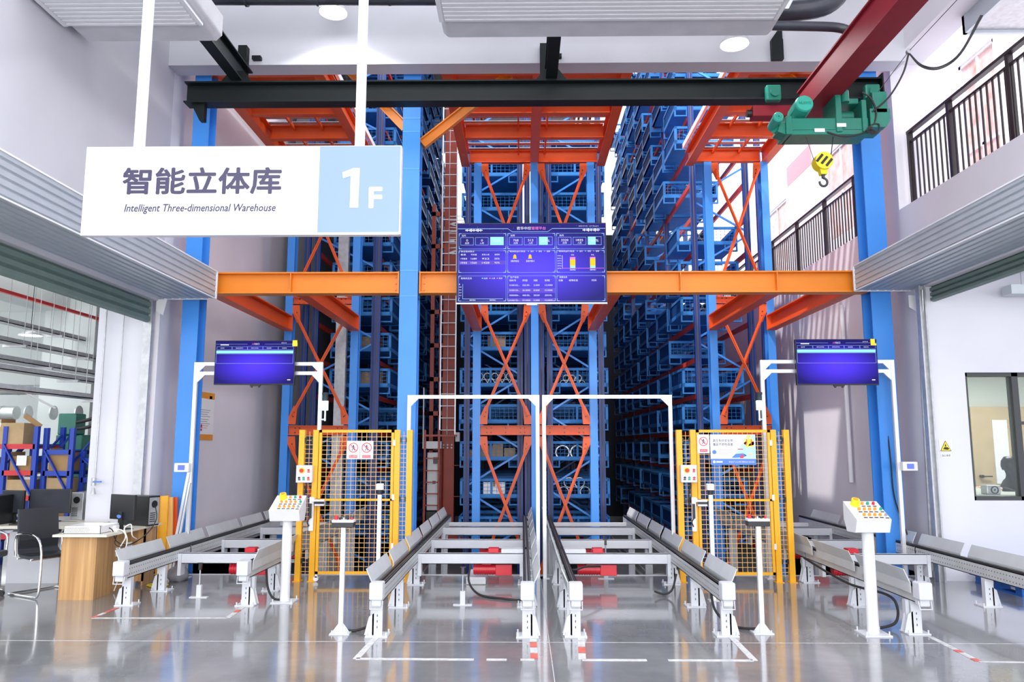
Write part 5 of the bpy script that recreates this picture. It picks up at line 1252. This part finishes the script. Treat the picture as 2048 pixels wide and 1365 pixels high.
# ================================================================ DESK WITH COMPUTER
r = thing('office_desk', 'teak laminate desk standing in the left doorway', 'desk', (-5.12, 9.25, 0))
b = MB(); b.prism([(-5.40, 8.64), (-4.80, 8.64), (-4.80, 8.9), (-4.80, 9.95), (-5.30, 9.95), (-5.40, 9.2)], 'z', .685, .71); obj('desktop', b, 'woodtop', r, bevel=.003)
b = MB(); b.box(-5.34, -4.97, 8.73, 8.75, 0, .685); obj('front_panel', b, 'wood', r)
b = MB(); b.prism([(-4.97, 8.73), (-4.955, 8.74), (-4.955, 9.1), (-4.97, 9.1)], 'z', 0, .685); b.box(-5.34, -5.32, 8.75, 9.1, 0, .685); obj('side_panel', b, 'wood', r)
b = MB(); b.box(-4.99, -4.975, 9.1, 9.62, .0, .685); obj('modesty_panel', b, 'wood', r)
b = MB(); b.box(-4.99, -4.84, 9.62, 9.64, .05, .685); b.box(-4.86, -4.84, 9.62, 9.9, 0, .685); obj('end_panel', b, 'wood', r)
b = MB(); b.box(-4.974, -4.955, 9.2, 9.27, .40, .50); b.box(-4.974, -4.955, 9.46, 9.54, .44, .53); b.tube([(-4.955, 9.23, .40), (-4.95, 9.23, .1), (-4.94, 9.15, .02)], .006, 6); obj('socket_box', b, 'paper', r)
r = thing('perforated_tray', 'white perforated metal tray lying on the wooden desk', 'tray', (-5.14, 8.95, .71))
b = MB(); b.box(-5.34, -4.93, 8.75, 9.15, .71, .715); b.box(-5.34, -4.93, 8.75, 8.755, .71, .79); b.box(-5.34, -4.93, 9.145, 9.15, .71, .79); b.box(-5.34, -5.335, 8.75, 9.15, .71, .79); b.box(-4.935, -4.93, 8.75, 9.15, .71, .79)
for i in range(15):
    for j in range(3): b.cyl((-5.32+.018*i+(.009 if j % 2 else 0), 8.7495, .73+.02*j), (-5.32+.018*i+(.009 if j % 2 else 0), 8.749, .73+.02*j), .005, n=6, m=1)
obj('tray_body', b, ['acwhite', 'hole'], r)
def monitor(x, y, z, w, h, rot, label, name='computer_monitor'):
    r = thing(name, label, 'monitor', (0, 0, 0), 'black computer monitors')
    b = MB(); b.box(-w/2, w/2, -.018, .018, .11, .11+h); obj('screen_housing', b, 'black', r, bevel=.006)
    b = MB(); b.box(-w/2+.015, w/2-.015, -.0195, -.018, .13, .095+h); obj('dark_screen', b, 'coat', r)
    b = MB(); b.box(-.03, .03, .0, .04, .01, .2); b.box(-.11, .11, -.07, .09, 0, .012); obj('stand', b, 'black', r, bevel=.004)
    r.location = (x, y, z); r.rotation_euler.z = rot; return r
def tower(x, y, z, rot, label, m='black'):
    r = thing('computer_tower', label, 'computer', (0, 0, 0), 'desktop computer towers')
    b = MB(); b.box(-.085, .085, -.2, .2, 0, .36); obj('case', b, m, r, bevel=.005)
    b = MB(); b.box(-.075, .075, -.203, -.2, .02, .34); b.cyl((0, -.203, .26), (0, -.206, .26), .045, n=16, m=1); 
    for k in range(5): b.box(-.06, .02, -.206, -.203, .05+.025*k, .06+.025*k, 1)
    obj('back_plate', b, ['galv', 'black'], r)
    r.location = (x, y, z); r.rotation_euler.z = rot; return r
monitor(-4.93, 9.22, .71, .44, .29, math.radians(152), 'black monitor seen from behind at the end of the wooden desk')
tower(-4.93, 9.68, .71, math.radians(68), 'black computer tower beside the monitor on the wooden desk')
r = thing('power_strip', 'tangle of white and black cables hanging off the wooden desk', 'cable tangle', (-4.9, 9.1, .71))
b = MB(); b.box(-5.0, -4.86, 8.98, 9.02, .71, .74); b.box(-4.96, -4.90, 9.02, 9.1, .71, .77); obj('socket_bar', b, 'paper', r)
b = MB(); b.tube(smooth_pts([(-4.9, 9.0, .73), (-4.80, 8.98, .72), (-4.77, 9.0, .64), (-4.82, 8.98, .52), (-4.76, 8.98, .50), (-4.75, 9.0, .62), (-4.79, 9.0, .74), (-4.74, 9.05, .78), (-4.72, 9.05, .66), (-4.74, 9.2, .6)]), .007, 6); obj('white_cable', b, 'paper', r)
b = MB(); b.tube(smooth_pts([(-5.02, 9.0, .72), (-5.05, 8.95, .77), (-4.9, 8.93, .74), (-4.84, 8.95, .60), (-4.76, 9.1, .55), (-4.66, 9.3, .66), (-4.66, 9.5, .8), (-4.68, 9.5, .95)]), .006, 6)
b.tube(smooth_pts([(-4.84, 8.95, .7), (-4.86, 8.95, .58), (-4.78, 8.98, .54), (-4.7, 9.2, .60), (-4.66, 9.4, .7)]), .005, 6); obj('black_cable', b, 'rubber', r)
b = MB(); b.cyl((-4.97, 9.2, .86), (-4.94, 9.16, .86), .02, n=10); obj('blue_plug', b, 'printblue', r)
b = MB(); b.lathe((-4.55, 9.95, 0), [(0, 0), (.10, 0), (.13, .06), (.11, .14), (.04, .19), (.02, .24), (0, .25)], 12)
for i in range(len(b.v)): v = b.v[i]; b.v[i] = (v[0]+random.uniform(-.012, .012), v[1]+random.uniform(-.012, .012), max(0, v[2]+random.uniform(-.01, .01)))
obj('plastic_bag', b, 'bag', None, 'crumpled grey plastic bag on the floor under the far left conveyor', 'bag')
b = MB(); b.tube(smooth_pts([(-4.75, 9.55, .012), (-4.6, 9.5, .012), (-4.52, 9.6, .012), (-4.62, 9.68, .012), (-4.76, 9.62, .012), (-4.7, 9.5, .018), (-4.55, 9.46, .012)]), .008, 6); obj('hose', b, 'byellow', None, 'loose yellow hose on the floor by the desk', 'hose')

# second desk with computers further left
r = thing('work_table', 'white work table with computers in the left doorway', 'desk', (-6.3, 10.0, 0))
b = MB(); b.box(-6.95, -5.62, 9.62, 10.25, .665, .70); b.box(-6.95, -6.03, 10.2, 10.95, .665, .70); obj('table_top', b, 'woodtop', r, bevel=.004)
b = MB(); b.box(-5.9, -5.66, 9.66, 9.68, .35, .665); b.box(-5.68, -5.66, 9.66, 9.74, 0.05, .665); b.box(-6.9, -6.87, 9.66, 10.0, 0, .665); obj('side_panel', b, 'acwhite', r)
b = MB(); b.box(-6.3, -5.95, 9.66, 9.70, .50, .62); obj('drawer', b, 'doorwood', r)
b = MB(); b.prism([(-5.70, .62), (-5.40, .62), (-5.40, .30), (-5.48, .24), (-5.66, .24)], 'y', 9.64, 9.66); obj('hanging_panel', b, 'acwhite', r)
monitor(-6.36, 10.15, .70, .52, .31, math.radians(4), 'large black monitor on the white work table, facing the viewer')
monitor(-6.78, 10.05, .70, .34, .30, math.radians(-12), 'smaller black monitor on the white work table at its left')
tower(-6.17, 10.62, .70, 0, 'computer tower with pale back panel at the right end of the white work table', 'galv')
tower(-6.85, 9.9, .70, 0, 'black computer tower at the left end of the white work table')
b = MB(); b.box(-6.6, -6.25, 9.72, 9.86, .70, .715); obj('keyboard', b, 'black', None, 'black keyboard before the large monitor', 'keyboard')
b = MB(); b.lathe((-6.12, 9.78, .70), [(0, 0), (.035, 0), (.03, .02), (0, .03)], 14); obj('computer_mouse', b, 'black', None, 'black mouse on the white work table', 'mouse')

# chairs
def cantilever_chair(x, y, rot, label):
    r = thing('office_chair', label, 'chair', (0, 0, 0), 'black leather office chairs')
    b = MB(); n = 7; pr = [(-.24, .43), (.0, .40), (.18, .41), (.235, .46), (.26, .60), (.29, .80), (.31, .95)]
    up = [(p[0], p[1]+.035) if i < 4 else (p[0]-.035, p[1]) for i, p in enumerate(pr)]
    b.prism(pr+list(reversed(up)), 'x', -.23, .23, smooth=False); obj('seat_shell', b, 'leather', r, bevel=.012)
    for s in (-1, 1):
        b = MB(); b.tube(smooth_pts([(s*.27, .20, .43), (s*.27, .22, .64), (s*.27, .10, .685), (s*.27, -.10, .685), (s*.27, -.24, .62), (s*.27, -.30, .45), (s*.27, -.30, .12), (s*.27, -.27, .03), (s*.27, -.18, .015), (s*.27, .28, .015)]), .0125, 8); obj('frame_tube', b, 'chrome', r)
        b = MB(); b.box(s*.27-.02, s*.27+.02, -.10, .14, .693, .712); obj('arm_pad', b, 'black', r, bevel=.005)
    b = MB(); b.tube([(-.27, .28, .015), (.27, .28, .015)], .0125, 8); b.tube([(-.27, .16, .41), (.27, .16, .41)], .012, 8); b.tube([(-.27, -.1, .41), (.27, -.1, .41)], .012, 8); obj('cross_tube', b, 'chrome', r)
    r.location = (x, y, 0); r.rotation_euler.z = rot; return r
cantilever_chair(-5.70, 9.12, math.radians(62), 'black leather cantilever chair with chrome frame beside the wooden desk')
r = thing('office_chair', 'black leather swivel chair cut off by the left edge of the picture', 'chair', (0, 0, 0), 'black leather office chairs')
b = MB(); b.box(-.25, .25, -.24, .24, .43, .50); obj('seat', b, 'leather', r, bevel=.02)
b = MB(); b.prism([(.20, .50), (.27, .50), (.33, 1.02), (.27, 1.03)], 'x', -.24, .24); obj('backrest', b, 'leather', r, bevel=.02)
for s in (-1, 1): b = MB(); b.tube(smooth_pts([(s*.26, .2, .45), (s*.3, .2, .66), (s*.3, .0, .70), (s*.3, -.18, .66), (s*.28, -.2, .46)]), .014, 8); obj('armrest', b, 'chrome', r)
b = MB(); b.cyl((0, 0, .09), (0, 0, .43), .03, n=14); obj('gas_column', b, 'chrome', r)
for k in range(5):
    a = 2*PI*k/5+.3; b = MB(); b.tube(smooth_pts([(0, 0, .11), (.15*math.cos(a), .15*math.sin(a), .12), (.29*math.cos(a), .29*math.sin(a), .07)]), .018, 8); lg = obj('leg', b, 'chrome', r)
    b = MB(); b.cyl((.29*math.cos(a)-.02, .29*math.sin(a), .028), (.29*math.cos(a)+.02, .29*math.sin(a), .028), .028, n=12); obj('caster', b, 'black', lg)
r.location = (-6.32, 8.75, 0); r.rotation_euler.z = math.radians(100)

# ================================================================ SHELVES AND SERVICES IN THE LEFT ROOM
def shelving(x0, x1, y, ztop, beams, label, beamcol):
    r = thing('storage_shelf', label, 'shelf', ((x0+x1)/2, y+.3, 0), 'blue storage shelves in the left room')
    for x in (x0, x1):
        b = MB(); b.box(x-.03, x+.03, y-.03, y+.03, 0, ztop); b.box(x-.03, x+.03, y+.60, y+.66, 0, ztop)
        for k in range(3): z = .3+k*.55; b.bar((x, y, z), (x, y+.63, z+.45), .02, .03)
        obj('upright', b, 'shelfblue', r)
    for z in beams:
        b = MB(); b.box(x0, x1, y-.03, y+.0, z-.07, z); b.box(x0, x1, y+.63, y+.66, z-.07, z); obj('beam', b, beamcol, r)
        b = MB(); b.box(x0+.03, x1-.03, y, y+.63, z-.02, z); obj('shelf_board', b, 'pallet', r)
    b = MB(); b.bar((x0, y-.03, beams[-1]), (x1, y-.03, beams[-3]), .02, .05, up=(0, 1, 0)); b.bar((x0, y-.03, beams[-3]), (x1, y-.03, beams[0]), .02, .05, up=(0, 1, 0)); obj('diagonal_brace', b, 'shelfblue', r)
shelving(-7.58, -7.14, 11.0, 1.95, [.45, .98, 1.33, 1.70], 'blue and red storage shelf, nearest in the left room', 'shelfred')
shelving(-7.06, -6.68, 11.1, 1.93, [.45, 1.0, 1.32, 1.62], 'blue storage shelf right of the red beamed one', 'shelfblue')
shelving(-8.6, -7.66, 11.2, 1.9, [.45, .98, 1.33, 1.70], 'red beamed storage shelf at the left picture edge', 'shelfred')
shelving(-6.62, -6.0, 11.3, 1.6, [.45, .98, 1.22, 1.50], 'blue storage shelf half hidden by the white wall', 'shelfblue')
bx = [(-7.5, 11.0, 1.70, .34, .3, .30, 'open cardboard box on top of the nearest shelf'), (-7.35, 11.02, 1.33, .3, .3, .2, 'cardboard box on the second shelf board of the red beamed shelf'), (-7.36, 11.02, .98, .34, .3, .22, 'wide cardboard box on the third board of the red beamed shelf'),
      (-6.86, 11.12, 1.32, .3, .3, .26, 'cardboard box high on the blue shelf'), (-6.86, 11.12, 1.0, .32, .3, .22, 'cardboard box on the middle board of the blue shelf'), (-6.88, 11.12, .45, .32, .3, .35, 'cardboard box low on the blue shelf'),
      (-7.95, 11.22, 1.33, .3, .3, .18, 'cardboard box at the left picture edge, upper board'), (-7.95, 11.22, .98, .3, .3, .2, 'cardboard box at the left picture edge, lower board'), (-6.3, 11.35, 1.50, .28, .3, .28, 'cardboard box on top of the half hidden shelf'),
      (-6.35, 11.35, 1.22, .25, .3, .18, 'small cardboard box on the half hidden shelf'), (-7.9, 11.22, 1.70, .3, .3, .25, 'tall box on top of the leftmost shelf')]
for i, (x, y, z, w, d, h, l) in enumerate(bx):
    r = thing('cardboard_box', l, 'box', (x, y+d/2, z), 'cardboard boxes on the shelves in the left room')
    b = MB(); b.box(x-w/2, x+w/2, y-.01, y+d, z, z+h); obj('carton', b, 'card' if i % 2 else 'card2', r)
    b = MB(); b.box(x-w/2, x-w/2+.01, y-.01, y+d, z+h, z+h+.06); b.bar((x+w/2, y+d/2, z+h), (x+w/2+.04, y+d/2, z+h+.06), .008, d) if i == 0 else None; obj('flap', b, 'card', r)
for i, (x, y, z, l) in enumerate(((-7.25, 11.05, .98+.22, 'stack of white paper on the red beamed shelf'), (-7.5, 11.05, .455, 'white papers low on the red beamed shelf'), (-7.9, 11.25, .455, 'white papers at the left edge, low board'), (-7.3, 10.95, 1.40, 'white notice card hanging on the shelf'))):
    b = MB(); b.box(x-.10, x+.10, y-.0, y+.2, z, z+.04) if i < 3 else b.box(x-.07, x+.07, y, y+.005, z, z+.14); 
    if i < 3: b.bar((x-.1, y+.05, z+.05), (x+.12, y+.05, z+.09), .2, .01)
    obj('paper_stack', b, 'paper', None, l, 'papers')
# services
for x, z, w, l in ((-7.9, 3.19, .13, 'uppermost grey cable tray in the left room'), (-7.5, 2.85, .15, 'second grey cable tray from the top in the left room'), (-7.05, 2.66, .11, 'third grey cable tray in the left room'), (-6.65, 2.36, .12, 'lowest grey cable tray in the left room'), (-8.35, 3.58, .09, 'thin cable tray under the concrete beam in the left room')):
    r = thing('cable_tray', l, 'cable tray', (x, 14, z), 'cable trays in the left room')
    b = MB(); b.box(x-w, x+w, 8.0, 20, z, z+.012); b.box(x-w, x-w+.012, 8.0, 20, z, z+.07); b.box(x+w-.012, x+w, 8.0, 20, z, z+.07); obj('tray', b, 'galv', r)
    b = MB()
    for y in (11.5, 13.2, 15, 17): 
        for s in (-1, 1): b.cyl((x+s*w, y, z), (x+s*w, y, 5.5), .006, n=6)
        b.box(x-w-.05, x+w+.05, y-.02, y+.02, z-.04, z)
    obj('hanger', b, 'galv', r)
for y, z, R, x0, l in ((15.4, 2.78, .10, -9.6, 'silver spiral duct at the upper level of the left room'), (14.0-.35, 2.25, .12, -10.5, 'silver spiral duct lower in the left room')):
    b = MB(); b.cyl((x0-3, y, z), (-6.2 if R < .11 else -9.2, y, z), R, n=18)
    for k in range(14): xx = x0-3+k*.45; b.cyl((xx, y, z), (xx+.02, y, z), R*1.06, n=18)
    obj('spiral_duct', b, 'duct', None, l, 'duct')
b = MB(); b.box(-8.03, -7.97, 10.4, 16, 3.95, 4.0); obj('sprinkler_pipe', b, 'red', None, 'straight red pipe under the ceiling of the left room', 'pipe')
r = thing('pendant_lamp', 'flat glowing pendant lamp in the left room', 'lamp', (-8.0, 12.0, 3.4))
b = MB(); b.lathe((-8.0, 12.0, 3.4), [(.17, 0), (.16, .02), (.10, .06), (.05, .08)], 20); obj('shade', b, 'alu', r)
b = MB(); b.lathe((-8.0, 12.0, 3.4), [(0, .005), (.16, .005)], 20); obj('lamp_glass', b, 'lampglow', r); b = MB(); b.cyl((-8.0, 12.0, 3.47), (-8.0, 12.0, 5.5), .005, n=6); obj('cord', b, 'black', r)
r = thing('machine', 'green machine standing behind the shelves in the left room', 'machine', (-7.6, 12.8, 0))
b = MB(); b.box(-7.9, -7.45, 12.7, 13.0, 0, 1.85); b.box(-7.85, -7.55, 12.65, 12.95, 1.85, 2.2); obj('machine_body', b, 'green', r, bevel=.02)
b = MB(); b.tube(smooth_pts([(-7.6, 12.7, 2.05), (-7.3, 12.6, 2.1), (-7.0, 12.5, 2.2)]), .03); b.tube(smooth_pts([(-7.6, 12.7, 1.95), (-7.3, 12.6, 1.98), (-7.0, 12.5, 2.1)]), .03); obj('hose', b, 'rubber', r)
b = MB(); b.bar((-7.9, 11.6, 2.55), (-7.45, 11.9, 2.25), .05, .03); b.cyl((-7.7, 11.73, 2.43), (-7.7, 11.73, 5.5), .005, n=6); obj('fluorescent_tube', b, 'paper', None, 'white tube lamp hanging at a slant above the shelves', 'tube lamp')

# ================================================================ OFFICE AND RIGHT ROOM
r = thing('office_table', 'pale table inside the office behind the window', 'table', (6.3, 10.9, 0))
b = MB(); b.box(5.4, 6.72, 10.35, 12.0, 1.0, 1.04); obj('table_top', b, 'office', r)
b = MB(); b.box(5.4, 5.44, 10.4, 12.0, 0, 1.0); b.box(6.3, 6.34, 10.4, 12.0, 0, 1.0); obj('table_leg', b, 'office', r)
r = thing('fan_heater', 'small machine with a round fan on the office table', 'fan', (6.0, 10.5, 1.04))
b = MB(); b.box(5.90, 6.08, 10.45, 10.6, 1.04, 1.16); obj('casing', b, 'galv', r, bevel=.01)
b = MB(); b.ring((6.00, 10.45, 1.10), (0, -1, 0), .05, .01, .01, 18); b.cyl((6.00, 10.45, 1.10), (6.00, 10.445, 1.10), .012, n=10); obj('fan_ring', b, 'black', r)

def skin_body(name, mats, verts, edges, parent, sub=2):
    me = bpy.data.meshes.new(name); me.from_pydata([v[:3] for v in verts], edges, [])
    o = bpy.data.objects.new(name, me); COL.objects.link(o); o.parent = parent
    o.modifiers.new('skin', 'SKIN'); 
    if not me.skin_vertices: me.skin_vertices.new()
    for i, v in enumerate(verts): me.skin_vertices[0].data[i].radius = (v[3], v[4] if len(v) > 4 else v[3])
    me.skin_vertices[0].data[0].use_root = True
    s = o.modifiers.new('sub', 'SUBSURF'); s.levels = sub; s.render_levels = sub
    me.materials.append(M[mats]); ORG[o.name] = Vector((0, 0, 0)); return o
r = thing('person', 'person in a dark jacket sitting at the office table behind the window, seen from behind', 'person', (6.12, 11.55, 0))
# local coordinates: seated, leaning forward over the table towards -x
vs = [(0, 0, .52, .15, .13), (0, 0, .72, .15, .12), (-.02, 0, .92, .16, .13), (-.04, 0, 1.10, .18, .12), (-.06, 0, 1.22, .10, .08), (-.08, 0, 1.29, .055), (-.10, 0, 1.38, .085, .09), (-.10, 0, 1.46, .085, .09),
      (-.02, -.19, 1.14, .07), (-.10, -.24, .96, .055), (-.24, -.22, 1.06-.02, .045), (-.34, -.20, 1.08, .035), (-.02, .19, 1.14, .07), (-.10, .24, .96, .055), (-.24, .22, 1.04, .045), (-.34, .2, 1.08, .035),
      (-.16, -.10, .50, .09), (-.42, -.11, .50, .07), (-.43, -.11, .10, .05), (-.52, -.11, .05, .045), (-.16, .10, .50, .09), (-.42, .11, .50, .07), (-.43, .11, .10, .05), (-.52, .11, .05, .045)]
ed = [(0, 1), (1, 2), (2, 3), (3, 4), (4, 5), (5, 6), (6, 7), (3, 8), (8, 9), (9, 10), (10, 11), (3, 12), (12, 13), (13, 14), (14, 15), (0, 16), (16, 17), (17, 18), (18, 19), (0, 20), (20, 21), (21, 22), (22, 23)]
skin_body('body', 'coat', vs, ed, r)
b = MB(); b.lathe((-.10, 0, 1.33), [(.0, .20), (.06, .19), (.10, .13), (.108, .06), (.09, .0)], 16); o = obj('hair', b, 'black'); o.parent = r; o.location = (-.09, 0, 1.33)
r.location = (6.86, 11.35, 0)
for k, s in enumerate((-1, 1)):   # hands with five fingers resting on the table
    verts = [(-.33, s*.20, 1.08, .028), (-.40, s*.195, 1.075, .030, .018)]; ed = [(0, 1)]
    for f in range(4):
        yy = s*.195+(-.027+.018*f); L = (.06, .07, .066, .05)[f]; i = len(verts)
        verts += [(-.42, yy, 1.072, .009), (-.42-L*.55, yy, 1.078, .0085), (-.42-L, yy, 1.062, .007)]; ed += [(1, i), (i, i+1), (i+1, i+2)]
    i = len(verts); verts += [(-.375, s*.16, 1.07, .010), (-.41, s*.145, 1.065, .008)]; ed += [(1, i), (i, i+1)]
    skin_body('hand', 'skin', verts, ed, r, 1)
r = thing('stool', 'plain dark stool under the seated person', 'stool', (6.86, 11.35, 0))
b = MB(); b.cyl((6.86, 11.35, .36), (6.86, 11.35, .41), .19, n=20); obj('seat', b, 'black', r)
b = MB(); b.cyl((6.86, 11.35, 0), (6.86, 11.35, .36), .03, n=10); b.cyl((6.86, 11.35, 0), (6.86, 11.35, .02), .2, n=20); obj('pedestal', b, 'chrome', r)
r = thing('plastic_pallet', 'blue plastic pallet on the floor before the office wall', 'pallet', (6.3, 9.4, 0))
b = MB(); b.box(5.3, 7.3, 9.0, 9.95, .10, .14)
obj('pallet_deck', b, 'pallet', r, bevel=.005)
for x in (5.36, 6.25, 7.14):
    b = MB(); b.box(x, x+.12, 9.02, 9.93, .0, .02)
    for yy in (9.02, 9.42, 9.8): b.box(x, x+.12, yy, yy+.12, .02, .10)
    obj('runner', b, 'pallet', r)
for z, yy, l in ((3.9, 9.6, 'grey duct pipe high on the office wall, upper one'), (3.6, 9.75, 'grey cable tray high on the office wall, lower one')):
    b = MB(); b.box(6.0, 9.5, yy, yy+.2, z, z+.12)
    for x in (6.2, 7.0, 7.8): b.cyl((x, yy+.1, z), (x, yy+.1, 4.7), .008, n=6)
    obj('cable_tray', b, 'corr', None, l, 'cable tray')
for x, y, z, s, l in ((5.0, 10.22, 3.45, 1, 'small white bracket plate under the right shutter housing'), (-5.1, 10.22, 3.42, -1, 'small white bracket plate under the left shutter housing')):
    b = MB(); b.prism([(x-.07, z+.22), (x+.07, z+.22), (x+.03, z), (x-.07, z+.06)], 'y', y, y+.012); obj('bracket_plate', b, 'paper', None, l, 'bracket')
